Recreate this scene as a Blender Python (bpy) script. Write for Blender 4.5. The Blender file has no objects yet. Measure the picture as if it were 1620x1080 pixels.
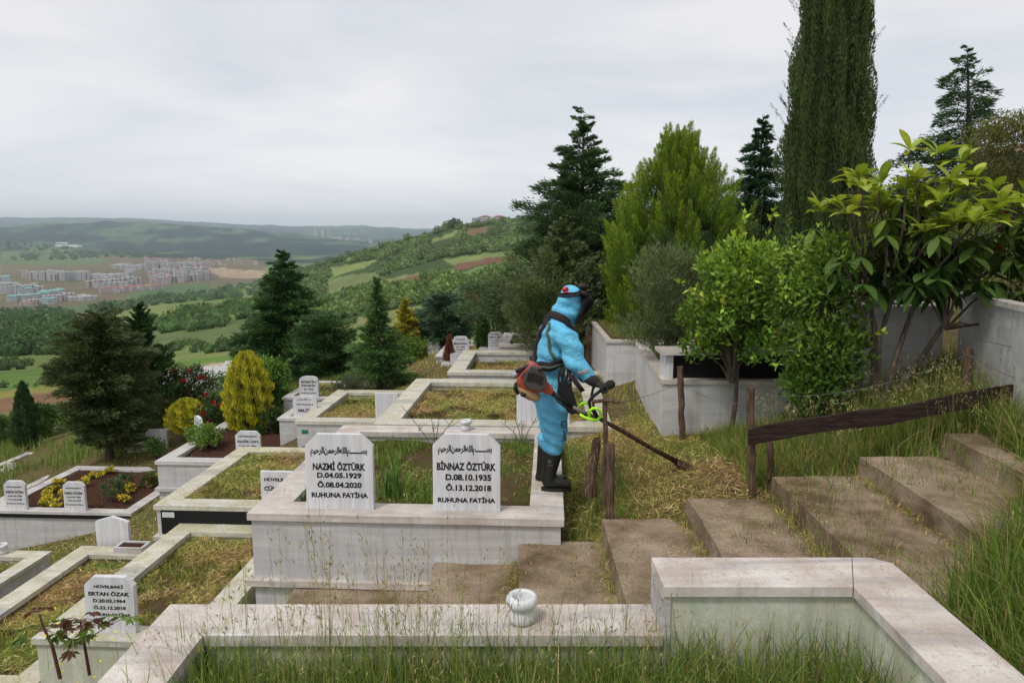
import bpy, bmesh, math, random
import numpy as np
from mathutils import Vector, Matrix
from mathutils.bvhtree import BVHTree
R = math.radians
F = 1130.0; TP = R(8.31); CP, SP = math.cos(TP), math.sin(TP)
sc = bpy.context.scene
col = sc.collection
# ---------------------------------------------------------------- camera, sky, sun, exposure
cam_d = bpy.data.cameras.new('camera'); cam = bpy.data.objects.new('camera', cam_d); col.objects.link(cam)
cam_d.sensor_width = 36.0; cam_d.lens = 36.0 * F / 1620.0
cam_d.clip_start = 0.05; cam_d.clip_end = 60000
cam.location = (0, 0, 0); cam.rotation_euler = (R(90) - TP, 0, 0)
sc.camera = cam
sc.view_settings.view_transform = 'Standard'; sc.view_settings.look = 'None'
sc.view_settings.gamma = 1; sc.view_settings.exposure = 0.42
SUN_EL, SUN_AZ = 58, 215
w = bpy.data.worlds.new('World'); sc.world = w; w.use_nodes = True
nt = w.node_tree; nt.nodes.clear()
def N(t, tree, **k):
    n = tree.nodes.new(t)
    for a, b in k.items(): setattr(n, a, b)
    return n
out = N('ShaderNodeOutputWorld', nt); bg = N('ShaderNodeBackground', nt); bg.inputs['Strength'].default_value = 0.11
sky = N('ShaderNodeTexSky', nt, sky_type='NISHITA'); sky.sun_disc = False
sky.sun_elevation = R(SUN_EL); sky.sun_rotation = R(SUN_AZ); sky.air_density = 1.5; sky.dust_density = 3
tc = N('ShaderNodeTexCoord', nt)
mp = N('ShaderNodeMapping', nt); mp.inputs['Scale'].default_value = (1.6, 1.6, 7.5); mp.inputs['Location'].default_value = (3.1, 0.7, 1.9)
n1 = N('ShaderNodeTexNoise', nt); n1.inputs['Scale'].default_value = 1.15; n1.inputs['Detail'].default_value = 6; n1.inputs['Roughness'].default_value = 0.55; n1.inputs['Distortion'].default_value = 0.5
cr = N('ShaderNodeValToRGB', nt)
cr.color_ramp.elements[0].position = 0.36; cr.color_ramp.elements[0].color = (4.75, 4.9, 5.35, 1)
cr.color_ramp.elements[1].position = 0.64; cr.color_ramp.elements[1].color = (6.2, 6.05, 6.15, 1)
# band of brighter, slightly warm cloud just above the horizon
sx = N('ShaderNodeSeparateXYZ', nt)
mr = N('ShaderNodeMapRange', nt); mr.inputs['From Min'].default_value = 0.0; mr.inputs['From Max'].default_value = 0.22
mr.inputs['To Min'].default_value = 1.3; mr.inputs['To Max'].default_value = 1.0
mx = N('ShaderNodeMixRGB', nt, blend_type='MIX'); mx.inputs['Fac'].default_value = 0.93
vm = N('ShaderNodeMixRGB', nt, blend_type='MULTIPLY'); vm.inputs['Fac'].default_value = 1
L = nt.links.new
L(tc.outputs['Generated'], mp.inputs['Vector']); L(mp.outputs['Vector'], n1.inputs['Vector']); L(n1.outputs['Fac'], cr.inputs['Fac'])
L(tc.outputs['Generated'], sx.inputs[0]); L(sx.outputs['Z'], mr.inputs['Value'])
L(sky.outputs['Color'], mx.inputs['Color1']); L(cr.outputs['Color'], vm.inputs['Color1']); L(mr.outputs['Result'], vm.inputs['Color2'])
L(vm.outputs['Color'], mx.inputs['Color2']); L(mx.outputs['Color'], bg.inputs['Color']); L(bg.outputs[0], out.inputs['Surface'])
sun_d = bpy.data.lights.new('sun', 'SUN'); sun_d.energy = 1.6; sun_d.angle = R(11); sun_d.color = (1, 0.96, 0.9)
sun = bpy.data.objects.new('sun', sun_d); col.objects.link(sun); sun.rotation_euler = (R(90 - SUN_EL), 0, R(-38))
try:
    sc.cycles.volume_bounces = 3; sc.cycles.max_bounces = 6; sc.cycles.transparent_max_bounces = 8
    sc.cycles.use_denoising = True; sc.cycles.use_fast_gi = False
except Exception: pass

# ---------------------------------------------------------------- helpers
rng = np.random.default_rng(11)
def W(px, py, Y):
    """point on the camera ray of a photograph pixel at forward distance Y"""
    a = (px - 810) / F; b = (540 - py) / F
    d = Vector((a, CP + b * SP, -SP + b * CP)); return d * (Y / d.y)
def WZ(px, py, z):
    a = (px - 810) / F; b = (540 - py) / F
    d = Vector((a, CP + b * SP, -SP + b * CP)); return d * (z / d.z)
def tag(o, label=None, cat=None, group=None, kind=None):
    if label: o['label'] = label
    if cat: o['category'] = cat
    if group: o['group'] = group
    if kind: o['kind'] = kind
    return o
def empty(name, loc, rz=0, label=None, cat=None, group=None):
    o = bpy.data.objects.new(name, None); col.objects.link(o); o.location = loc; o.rotation_euler = (0, 0, rz)
    o.empty_display_size = 0.1
    return tag(o, label, cat, group)
def link(name, me, parent=None, mat=None):
    o = bpy.data.objects.new(name, me); col.objects.link(o)
    if mat is not None:
        for m in (mat if isinstance(mat, (list, tuple)) else [mat]): me.materials.append(m)
    if parent is not None: o.parent = parent
    return o
def copy_tree(o, parent=None):
    c = o.copy(); col.objects.link(c)
    if parent is not None: c.parent = parent
    for ch in list(o.children): copy_tree(ch, c)
    return c
def np_mesh(name, V, Q, C=None, smooth=False, mi=None):
    """V (n,3); Q (m,k) faces of equal size; C (n,3) colours"""
    V = np.asarray(V, dtype=np.float32); Q = np.asarray(Q, dtype=np.int32)
    me = bpy.data.meshes.new(name); m, k = Q.shape
    me.vertices.add(len(V)); me.vertices.foreach_set('co', V.ravel())
    me.loops.add(m * k); me.loops.foreach_set('vertex_index', Q.ravel())
    me.polygons.add(m); me.polygons.foreach_set('loop_start', np.arange(0, m * k, k, dtype=np.int32))
    try: me.polygons.foreach_set('loop_total', np.full(m, k, dtype=np.int32))
    except Exception: pass
    if smooth: me.polygons.foreach_set('use_smooth', np.ones(m, dtype=bool))
    if C is not None:
        C = np.asarray(C, dtype=np.float32); a = me.attributes.new('tint', 'FLOAT_COLOR', 'POINT')
        full = np.ones((len(V), 4), dtype=np.float32); full[:, :3] = C; a.data.foreach_set('color', full.ravel())
    if mi is not None: me.polygons.foreach_set('material_index', np.asarray(mi, dtype=np.int32))
    me.update(); me.validate(); return me
def unit(v): return v / (np.linalg.norm(v, axis=-1, keepdims=True) + 1e-9)
def rand(n, a=0., b=1.): return rng.uniform(a, b, n)
def hsh(ix, iy, s):
    h = (ix * 374761393 + iy * 668265263 + s * 974711) & 0x7fffffff
    h = ((h ^ (h >> 13)) * 1274126177) & 0x7fffffff
    return ((h ^ (h >> 16)) & 0xffff) / 65535.0
def vnoise(x, y, s=0):
    x = np.asarray(x, float); y = np.asarray(y, float)
    ix = np.floor(x).astype(np.int64); iy = np.floor(y).astype(np.int64); fx = x - ix; fy = y - iy
    fx = fx * fx * (3 - 2 * fx); fy = fy * fy * (3 - 2 * fy)
    a = hsh(ix, iy, s); b = hsh(ix + 1, iy, s); c = hsh(ix, iy + 1, s); d = hsh(ix + 1, iy + 1, s)
    return (a * (1 - fx) + b * fx) * (1 - fy) + (c * (1 - fx) + d * fx) * fy
def fbm(x, y, s=0, o=4):
    t = 0; a = 0.5; tot = 0
    for k in range(o): t = t + a * vnoise(x * 2 ** k, y * 2 ** k, s + k * 17); tot += a; a *= 0.5
    return t / tot
def inpoly(px, py, poly):
    c = np.zeros(np.shape(px), bool); n = len(poly)
    for i in range(n):
        x1, y1 = poly[i]; x2, y2 = poly[(i + 1) % n]
        if y1 == y2: continue
        c ^= ((y1 > py) != (y2 > py)) & (px < (x2 - x1) * (py - y1) / (y2 - y1) + x1)
    return c

# ---------------------------------------------------------------- materials
def mat(name, color=(.5, .5, .5), rough=.7, metal=0., bump=None, spec=.3):
    m = bpy.data.materials.new(name); m.use_nodes = True; t = m.node_tree
    b = t.nodes['Principled BSDF']; b.inputs['Base Color'].default_value = (*color, 1)
    b.inputs['Roughness'].default_value = rough; b.inputs['Metallic'].default_value = metal
    b.inputs['Specular IOR Level'].default_value = spec
    return m
def coords(t, kind='Object', scale=(1, 1, 1), rot=(0, 0, 0)):
    c = N('ShaderNodeTexCoord', t); m = N('ShaderNodeMapping', t)
    m.inputs['Scale'].default_value = scale; m.inputs['Rotation'].default_value = rot
    t.links.new(c.outputs[kind], m.inputs['Vector']); return m.outputs['Vector']
def noise(t, vec, scale, detail=4, rough=.55, dist=0):
    n = N('ShaderNodeTexNoise', t); n.inputs['Scale'].default_value = scale; n.inputs['Detail'].default_value = detail
    n.inputs['Roughness'].default_value = rough; n.inputs['Distortion'].default_value = dist
    t.links.new(vec, n.inputs['Vector']); return n.outputs['Fac']
def ramp(t, fac, stops, interp='LINEAR'):
    r = N('ShaderNodeValToRGB', t); e = r.color_ramp; e.interpolation = interp
    while len(e.elements) < len(stops): e.elements.new(0.5)
    for i, (p, c) in enumerate(stops):
        e.elements[i].position = p; e.elements[i].color = (*c, 1) if len(c) == 3 else c
    t.links.new(fac, r.inputs['Fac']); return r.outputs['Color']
def mixc(t, fac, a, b, mode='MIX'):
    m = N('ShaderNodeMixRGB', t, blend_type=mode)
    for s, v in ((m.inputs['Fac'], fac), (m.inputs['Color1'], a), (m.inputs['Color2'], b)):
        if isinstance(v, (int, float)): s.default_value = v
        elif isinstance(v, tuple): s.default_value = (*v, 1) if len(v) == 3 else v
        else: t.links.new(v, s)
    return m.outputs['Color']
def bump(t, h, strength=.3, dist=.01):
    b = N('ShaderNodeBump', t); b.inputs['Strength'].default_value = strength; b.inputs['Distance'].default_value = dist
    t.links.new(h, b.inputs['Height']); t.links.new(b.outputs['Normal'], t.nodes['Principled BSDF'].inputs['Normal'])
def setc(m, c): m.node_tree.links.new(c, m.node_tree.nodes['Principled BSDF'].inputs['Base Color'])

def marble(name, base=(.62, .62, .62), vein=(.33, .34, .37), dirt=(.36, .27, .19), dirt_amt=.5, stretch=(.35, 3, 5), moss=0., rough=.45):
    m = mat(name, base, rough, spec=.35); t = m.node_tree
    v = coords(t, 'Object', stretch)
    n = noise(t, v, 1.6, 6, .6, 1.2); c = ramp(t, n, [(.32, vein), (.47, tuple(a * .86 for a in base)), (.6, base), (1, tuple(min(1, a * 1.1) for a in base))])
    g = coords(t, 'Object'); d1 = noise(t, g, 3.2, 6, .65); d2 = noise(t, g, 60, 3, .6)
    dd = N('ShaderNodeMath', t, operation='MULTIPLY_ADD'); t.links.new(d2, dd.inputs[0]); dd.inputs[1].default_value = .35; t.links.new(d1, dd.inputs[2])
    # level tops gather dust and cuttings stain, upright faces stay paler
    geo = N('ShaderNodeNewGeometry', t); sp = N('ShaderNodeSeparateXYZ', t); t.links.new(geo.outputs['Normal'], sp.inputs[0])
    up = N('ShaderNodeMapRange', t); up.inputs['From Min'].default_value = .5; up.inputs['From Max'].default_value = .95
    up.inputs['To Min'].default_value = .6; up.inputs['To Max'].default_value = 1; t.links.new(sp.outputs['Z'], up.inputs['Value'])
    fd = ramp(t, dd.outputs[0], [(.5, (0, 0, 0)), (.8, (dirt_amt,) * 3)])
    fm = N('ShaderNodeMath', t, operation='MULTIPLY'); t.links.new(fd, fm.inputs[0]); t.links.new(up.outputs[0], fm.inputs[1])
    c = mixc(t, fm.outputs[0], c, dirt)
    if moss:
        fg = ramp(t, noise(t, g, 9, 5, .7), [(.45, (0, 0, 0)), (.62, (moss,) * 3)]); c = mixc(t, fg, c, (.30, .30, .10))
    # rain streaks down the upright faces and a band of soil splash patches
    ds = noise(t, coords(t, 'Object', (11, 11, .7)), 1.6, 4, .6); inv = N('ShaderNodeMath', t, operation='SUBTRACT'); inv.inputs[0].default_value = 1.25; t.links.new(up.outputs[0], inv.inputs[1])
    sm = N('ShaderNodeMath', t, operation='MULTIPLY'); t.links.new(ramp(t, ds, [(.5, (0, 0, 0)), (.68, (.38,) * 3)]), sm.inputs[0]); t.links.new(inv.outputs[0], sm.inputs[1]); c = mixc(t, sm.outputs[0], c, (.20, .19, .17))
    sp_ = ramp(t, noise(t, g, 1.1, 6, .75), [(.56, (0, 0, 0)), (.7, (.45,) * 3)]); c = mixc(t, sp_, c, (.30, .26, .20))
    setc(m, c); bump(t, noise(t, g, 70, 5, .7), .3, .005); return m
M = {}
M['marble'] = marble('marble_grey_veined')
M['marble_top'] = marble('marble_coping', base=(.66, .62, .58), dirt=(.33, .24, .17), dirt_amt=.65)
M['marble_moss'] = marble('marble_coping_cuttings', base=(.66, .64, .59), dirt=(.36, .32, .18), dirt_amt=.6, moss=.38)
M['marble_side'] = marble('marble_side', base=(.60, .61, .62), vein=(.46, .47, .49), dirt_amt=.45)
M['stone_white'] = marble('headstone_marble', base=(.72, .73, .75), vein=(.44, .45, .48), dirt_amt=.12, stretch=(1.7, 2, .22), rough=.35)
M['plaster'] = marble('green_stained_render', base=(.66, .68, .58), vein=(.42, .50, .38), dirt=(.36, .28, .12), dirt_amt=.6, stretch=(2.5, 2.5, 1.2), rough=.8)
_t = M['plaster'].node_tree; _v = coords(_t, 'Object'); _b = _t.nodes['Principled BSDF'].inputs['Base Color'].links[0].from_socket
setc(M['plaster'], mixc(_t, ramp(_t, noise(_t, _v, 45, 4, .75), [(.42, (0, 0, 0)), (.6, (.5,) * 3)]), mixc(_t, ramp(_t, noise(_t, _v, 2.1, 4, .6), [(.55, (0, 0, 0)), (.7, (.7,) * 3)]), _b, (.36, .34, .18)), (.38, .44, .32)))
M['black'] = mat('black_granite', (.006, .006, .007), .7)
M['ink'] = mat('inscription_black', (.012, .012, .014), .5)
M['ink_grey'] = mat('inscription_worn', (.10, .10, .11), .6)

def concrete():
    m = mat('step_concrete', (.3, .25, .2), .95, spec=.1); t = m.node_tree; g = coords(t, 'Object')
    a = ramp(t, noise(t, g, 2.3, 5, .6), [(.34, (.13, .09, .055)), (.5, (.265, .20, .14)), (.68, (.39, .315, .24))])
    sp = ramp(t, noise(t, g, 130, 2, .7), [(.36, (.5, .47, .45)), (.5, (.97, .97, .97)), (.64, (1.3, 1.26, 1.22))])
    c = mixc(t, .95, a, sp, 'MULTIPLY')
    c = mixc(t, ramp(t, noise(t, g, 6, 5, .7), [(.55, (0, 0, 0)), (.72, (.55,) * 3)]), c, (.10, .085, .03))
    setc(m, c); bump(t, noise(t, g, 110, 4, .7), .8, .008); return m
M['concrete'] = concrete()
def soil(name, a=(.085, .05, .03), b=(.16, .10, .06), green=(.075, .095, .02), gp=.5):
    m = mat(name, a, 1, spec=.05); t = m.node_tree; g = coords(t, 'Object')
    c = ramp(t, noise(t, g, 26, 5, .7), [(.3, a), (.7, b)])
    c = mixc(t, ramp(t, noise(t, g, 3.1, 5, .65), [(gp - .08, (0, 0, 0)), (gp + .1, (.85,) * 3)]), c, green)
    setc(m, c); bump(t, noise(t, g, 40, 5, .75), 1, .03); return m
M['soil'] = soil('grave_soil'); M['soil_bare'] = soil('grave_soil_bare', (.05, .025, .017), (.10, .05, .033), gp=.75)
def foliage(name, trans=.3, rough=.55, tint=(1, 1, 1)):
    m = mat(name, (.05, .08, .02), rough, spec=.25); t = m.node_tree; b = t.nodes['Principled BSDF']
    a = N('ShaderNodeAttribute', t); a.attribute_name = 'tint'
    c = mixc(t, 1., a.outputs['Color'], tint, 'MULTIPLY'); t.links.new(c, b.inputs['Base Color'])
    tr = N('ShaderNodeBsdfTranslucent', t); c2 = mixc(t, 1., c, (1.25, 1.4, .7), 'MULTIPLY'); t.links.new(c2, tr.inputs['Color'])
    mx = N('ShaderNodeMixShader', t); mx.inputs['Fac'].default_value = trans
    t.links.new(b.outputs[0], mx.inputs[1]); t.links.new(tr.outputs[0], mx.inputs[2]); t.links.new(mx.outputs[0], t.nodes['Material Output'].inputs['Surface'])
    return m
M['leaf'] = foliage('leaf', tint=(1.7, 1.6, 1.5)); M['needle'] = foliage('needle', .2, .65, (2.0, 1.95, 1.8)); M['grass'] = foliage('grass_blade', .35, .6, (1.75, 1.6, 1.6)); M['straw'] = foliage('cut_grass', .2, .8, (1.75, 1.65, 1.55))
M['petal'] = foliage('petal', .3, .5)
def bark(name, a=(.06, .045, .035), b=(.15, .12, .10)):
    m = mat(name, a, .95, spec=.1); t = m.node_tree; g = coords(t, 'Object', (9, 9, 1.5))
    n = noise(t, g, 4, 5, .7); setc(m, ramp(t, n, [(.35, a), (.65, b)])); bump(t, n, .9, .02); return m
M['bark'] = bark('bark'); M['bark_pale'] = bark('bark_pale', (.12, .10, .08), (.24, .21, .18))
M['wood_post'] = bark('weathered_post_wood', (.055, .038, .026), (.17, .115, .08)); M['wood_dark'] = bark('dark_board_wood', (.022, .014, .012), (.06, .04, .034))
M['wood_dark'].node_tree.nodes['Mapping'].inputs['Scale'].default_value = (1.5, 9, 14)
M['metal'] = mat('wire_metal', (.18, .17, .16), .5, .7)

# ---------------------------------------------------------------- mesh building
def bm_obj(name, bm, m, parent=None, smooth=False, bev=0, seg=2):
    if bev:
        es = [e for e in bm.edges if len(e.link_faces) == 2 and e.calc_face_angle(0) > .6]
        bmesh.ops.bevel(bm, geom=es, offset=bev, segments=seg, affect='EDGES', profile=.6)
    me = bpy.data.meshes.new(name); bm.normal_update(); bm.to_mesh(me); bm.free()
    if smooth:
        for p in me.polygons: p.use_smooth = True
    return link(name, me, parent, m)
def add_box(bm, x0, x1, y0, y1, z0, z1):
    v = [bm.verts.new(p) for p in ((x0, y0, z0), (x1, y0, z0), (x1, y1, z0), (x0, y1, z0), (x0, y0, z1), (x1, y0, z1), (x1, y1, z1), (x0, y1, z1))]
    for f in ((0, 3, 2, 1), (4, 5, 6, 7), (0, 1, 5, 4), (1, 2, 6, 5), (2, 3, 7, 6), (3, 0, 4, 7)): bm.faces.new([v[i] for i in f])
def add_prism(bm, poly, z0, z1):
    lo = [bm.verts.new((x, y, z0)) for x, y in poly]; hi = [bm.verts.new((x, y, z1)) for x, y in poly]; n = len(poly)
    bm.faces.new(lo[::-1]); bm.faces.new(hi)
    for i in range(n): bm.faces.new((lo[i], lo[(i + 1) % n], hi[(i + 1) % n], hi[i]))
def add_slabY(bm, poly, y0, y1):
    """outline in xz, thickness along y"""
    a = [bm.verts.new((x, y0, z)) for x, z in poly]; b = [bm.verts.new((x, y1, z)) for x, z in poly]; n = len(poly)
    bm.faces.new(a); bm.faces.new(b[::-1])
    for i in range(n): bm.faces.new((a[(i + 1) % n], a[i], b[i], b[(i + 1) % n]))
def add_ring(bm, x0, x1, y0, y1, wd, z0, z1):
    """four mitred pieces with a hairline joint"""
    g = .0012; o = [(x0, y0), (x1, y0), (x1, y1), (x0, y1)]; i = [(x0 + wd, y0 + wd), (x1 - wd, y0 + wd), (x1 - wd, y1 - wd), (x0 + wd, y1 - wd)]
    for k in range(4):
        k2 = (k + 1) % 4; ax = Vector((o[k2][0] - o[k][0], o[k2][1] - o[k][1])).normalized() * g
        add_prism(bm, [(o[k][0] + ax.x, o[k][1] + ax.y), (o[k2][0] - ax.x, o[k2][1] - ax.y), (i[k2][0] - ax.x, i[k2][1] - ax.y), (i[k][0] + ax.x, i[k][1] + ax.y)], z0, z1)
def add_tube(bm, pts, rad, n=8, cap=True):
    pts = [Vector(p) for p in pts]; rings = []; up = Vector((.13, .21, .97))
    for i, p in enumerate(pts):
        d = (pts[min(i + 1, len(pts) - 1)] - pts[max(i - 1, 0)]).normalized()
        if abs(d.dot(up)) > .95: up = Vector((1, .1, 0))
        a = d.cross(up).normalized(); b = d.cross(a).normalized(); r = rad[i] if hasattr(rad, '__len__') else rad
        rings.append([bm.verts.new(p + (a * math.cos(t) + b * math.sin(t)) * r) for t in [2 * math.pi * k / n for k in range(n)]])
    for i in range(len(rings) - 1):
        for k in range(n): bm.faces.new((rings[i][k], rings[i][(k + 1) % n], rings[i + 1][(k + 1) % n], rings[i + 1][k]))
    if cap: bm.faces.new(rings[0][::-1]); bm.faces.new(rings[-1])
def add_lathe(bm, prof, n=24, c=(0, 0, 0)):
    rings = [[bm.verts.new((c[0] + r * math.cos(2 * math.pi * k / n), c[1] + r * math.sin(2 * math.pi * k / n), c[2] + z)) for k in range(n)] for r, z in prof]
    for i in range(len(rings) - 1):
        for k in range(n): bm.faces.new((rings[i][k], rings[i][(k + 1) % n], rings[i + 1][(k + 1) % n], rings[i + 1][k]))
    bm.faces.new(rings[0][::-1]); bm.faces.new(rings[-1])
def leaves(P, D, Ln, Wd, C, asp=.42, fold=.15, rollax=None):
    """diamond leaves: base P, direction D, length, width, colour"""
    P = np.asarray(P, float); D = unit(np.asarray(D, float)); n = len(P)
    r = rng.normal(size=(n, 3)) if rollax is None else rollax
    S = unit(np.cross(D, r)); U = np.cross(S, D); Ln = np.broadcast_to(Ln, n)[:, None]; Wd = np.broadcast_to(Wd, n)[:, None]
    mid = P + D * Ln * asp + U * Wd * fold
    V = np.stack([P, mid + S * Wd * .5, P + D * Ln, mid - S * Wd * .5], 1).reshape(-1, 3)
    return V, np.arange(4 * n).reshape(n, 4), np.repeat(np.asarray(C), 4, 0)
def merge(parts):
    V, Q, C, o = [], [], [], 0
    for v, q, c in parts: V.append(v); Q.append(q + o); C.append(c); o += len(v)
    return np.concatenate(V), np.concatenate(Q), np.concatenate(C)
def tints(n, base, var=.25, hue=.12):
    b = np.asarray(base, float)[None, :] * np.exp(rng.normal(0, var, (n, 1))); b = b * (1 + rng.normal(0, hue, (n, 3)) * np.array([1, .4, 1]))
    return np.clip(b, .002, 1)
def jitter(o, amp, sc_=3.):
    for v in o.data.vertices:
        v.co += Vector((vnoise(v.co.x * sc_ + 7, v.co.z * sc_, 1) - .5, vnoise(v.co.y * sc_, v.co.z * sc_ + 3, 2) - .5, vnoise(v.co.x * sc_, v.co.y * sc_, 3) - .5)) * amp
# ================================================================ THE LAND
TY = np.log(np.array([60, 120, 300, 600, 900, 1300, 1700, 2500, 3200, 4500, 6000, 8500, 14000, 18000.]))
TX = np.array([-300, 0, 100, 200, 300, 400, 480, 574, 654, 725, 800, 1000, 1300, 1620, 2000.])
TV = np.array([
 [665,620,580,530,505,490,465,432,410,383,362,368,345,360],
 [650,608,570,520,500,487,465,432,412,386,361,366,343,360],
 [650,606,566,507,502,484,463,430,412,389,352,364,343,360],
 [640,600,560,495,494,480,459,428,410,393,351,364,345,360],
 [610,585,548,484,486,474,455,425,411,394,355,367,350,362],
 [592,572,535,474,480,472,458,430,414,396,364,371,356,365],
 [585,565,520,465,423,455,450,428,416,399,372,376,358,367],
 [575,555,500,440,397,420,425,420,412,400,382,380,357,367],
 [568,545,485,420,372,395,405,410,408,400,386,380,361,368],
 [560,535,470,405,353,375,390,398,400,396,388,382,365,370],
 [550,525,455,395,345,365,380,390,395,394,390,384,368,372],
 [480,460,410,370,345,352,365,375,380,385,385,380,368,372],
 [400,375,350,335,330,345,355,365,370,375,378,378,368,372],
 [318,295,290,300,310,325,340,355,362,368,372,374,368,372],
 [290,275,275,290,305,320,335,350,360,366,370,372,368,372.]])
def smooth1(f): return f * f * (3 - 2 * f)
def table_y(px, Y):
    ly = np.clip(np.log(np.maximum(Y, 1e-3)), TY[0], TY[-1]); px = np.clip(px, TX[0], TX[-1])
    i = np.clip(np.searchsorted(TX, px) - 1, 0, len(TX) - 2); j = np.clip(np.searchsorted(TY, ly) - 1, 0, len(TY) - 2)
    fx = smooth1((px - TX[i]) / (TX[i + 1] - TX[i])) * .5 + .5 * (px - TX[i]) / (TX[i + 1] - TX[i]); fy = (ly - TY[j]) / (TY[j + 1] - TY[j])
    a = TV[i, j] * (1 - fx) + TV[i + 1, j] * fx; b = TV[i, j + 1] * (1 - fx) + TV[i + 1, j + 1] * fx
    return a * (1 - fy) + b * fy
def pt(px, py, Y): v = W(px, py, Y); return (v.x, v.y, v.z)
CTL = [(0,0,-1.75),(-3,0,-2.9),(-3,-6,-2.9),(0,-6,-1.5),(4,-6,-.4),(3,0,-1.25),(6,0,-.6),(-8,0,-5.4),(-10,-6,-6),(1.95,2.5,-1.75),(2.1,3.6,-1.98),(2.9,4.2,-1.9),(3.6,4.4,-1.62),(3.6,3.3,-1.35),(2.8,2.8,-1.5),(4.3,4,-1.25),(5,3,-.95),
 (.75,5.5,-2.33),(.3,5.4,-2.62),(2,5.6,-1.93),(3.2,5.6,-1.6),(4.3,5.2,-1.25),(1.3,7.2,-2.12),(2.5,7.1,-1.97),(3.3,6.4,-1.6),(4,7.3,-1.4),(5.5,5.5,-.75),(5.5,7.5,-.6),
 (1.1,10,-2.3),(1.0,13,-2.45),(3,10,-1.75),(5,10,-1.2),(8,10,-.1),(3,13,-1.7),(1.3,15,-2.4),(6,17,-1.),(11,18,.3),(8,6,0),(12,8,.8),
 (-2.25,5.2,-3.35),(-2.25,7.9,-3.25),(-.6,4.2,-2.8),(-2,4.3,-3.1),(-1,4.2,-2.9),(0,4.2,-2.6),(.7,4.2,-2.4),(-1,3,-2.6),(-3,5,-3.8),(-4.3,6,-4.05),(-3.4,7.95,-3.6),(-4.5,8.4,-3.9),(-5.5,9,-4.2),
 (-7,9,-4.65),(-6.5,6,-4.75),(-9,7,-5.3),(-4.4,9,-3.85),(-4.1,10.3,-3.75),(-5.7,10.3,-4.2),(-5.6,12.8,-3.95),(-8.5,10.5,-5.0),(-6.1,10.5,-4.4),(-9.5,13,-4.9),
 (-7.7,13.3,-4.25),(-4.7,12.6,-3.6),(-6.2,20,-4.1),(-2.6,14,-3.05),(-3.5,10.6,-3.35),(0,11.3,-2.5),(0,14.2,-2.5),(0,17,-2.6),(0,22,-3.1),
 pt(0,785,13.5),pt(0,700,20),pt(100,692,18),pt(300,642,22),pt(300,603,40),pt(450,602,24),pt(600,588,30),pt(700,556,35),pt(830,530,25),pt(0,650,40),
 (7,30,-.8),(13,30,.9),(22,30,3),(30,45,4.5),(18,45,1.5),(4,45,-3),(-12,45,-8.5),(-35,45,-12),(-60,45,-18),(-30,20,-11),(-30,0,-13),(30,0,4),(30,20,4.5),(-55,20,-20),(60,20,8)]
CTL = np.array(CTL, float)
def tps_fit(P):
    n = len(P); d = np.linalg.norm(P[:, None, :2] - P[None, :, :2], axis=2)
    K = np.where(d > 0, d * d * np.log(d + 1e-9), 0) + np.eye(n) * .02
    A = np.zeros((n + 3, n + 3)); A[:n, :n] = K; A[:n, n] = 1; A[:n, n + 1:] = P[:, :2]; A[n, :n] = 1; A[n + 1:, :n] = P[:, :2].T
    return np.linalg.solve(A, np.concatenate([P[:, 2], [0, 0, 0]]))
TPW = tps_fit(CTL)
def near_z(X, Y):
    X = np.clip(X, -70, 70); Y = np.clip(Y, -12, 60); sh = X.shape; X = X.ravel(); Y = Y.ravel(); o = np.empty(len(X)); n = len(CTL)
    for s in range(0, len(X), 20000):
        x = X[s:s + 20000]; y = Y[s:s + 20000]; d = np.hypot(x[:, None] - CTL[None, :, 0], y[:, None] - CTL[None, :, 1])
        o[s:s + 20000] = (d * d * np.log(d + 1e-9)) @ TPW[:n] + TPW[n] + TPW[n + 1] * x + TPW[n + 2] * y
    return o.reshape(sh)
def far_z(X, Y):
    Y = np.maximum(Y, .45 * np.abs(X)); Y = np.maximum(Y, 1.0); z = -.1 * Y
    for _ in range(3):
        px = 810 + F * X / (Y * CP - z * SP); ty = table_y(px, Y); z = -Y * np.tan(TP + np.arctan((ty - 540) / F))
    z = z + (fbm(X / 260, Y / 260, 5, 4) - .5) * np.clip(Y, 0, 6000) * .010
    return z
def H(X, Y):
    X = np.atleast_1d(np.asarray(X, float)); Y = np.atleast_1d(np.asarray(Y, float)); r = np.maximum(Y, .45 * np.abs(X))
    t = np.clip((np.log(np.maximum(r, 1)) - math.log(32)) / (math.log(75) - math.log(32)), 0, 1); t = smooth1(t)
    o = np.zeros(X.shape); a = t < 1; b = t > 0
    if a.any(): o[a] += (1 - t[a]) * (near_z(X[a], Y[a]) + (fbm(X[a] * 1.3, Y[a] * 1.3, 9, 4) - .5) * .09)
    if b.any(): o[b] += t[b] * far_z(X[b], Y[b])
    return o
def h1(x, y): return float(H(x, y)[0])
def proj(X, Y, Z):
    d = Y * CP - Z * SP; return 810 + F * X / d, 540 - F * (Y * SP + Z * CP) / d
_yg = np.exp(np.linspace(math.log(30), math.log(15000), 900))
def hit(px, py):
    """where the ray of a photograph pixel meets the land"""
    X = (px - 810) / F * _yg * .99
    for _ in range(2):
        Z = H(X, _yg); X = (px - 810) / F * (_yg * CP - Z * SP)
    yy = proj(X, _yg, Z)[1]; k = np.argmax(yy <= py) if (yy <= py).any() else len(yy) - 1
    return float(X[k]), float(_yg[k]), float(Z[k])

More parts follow.
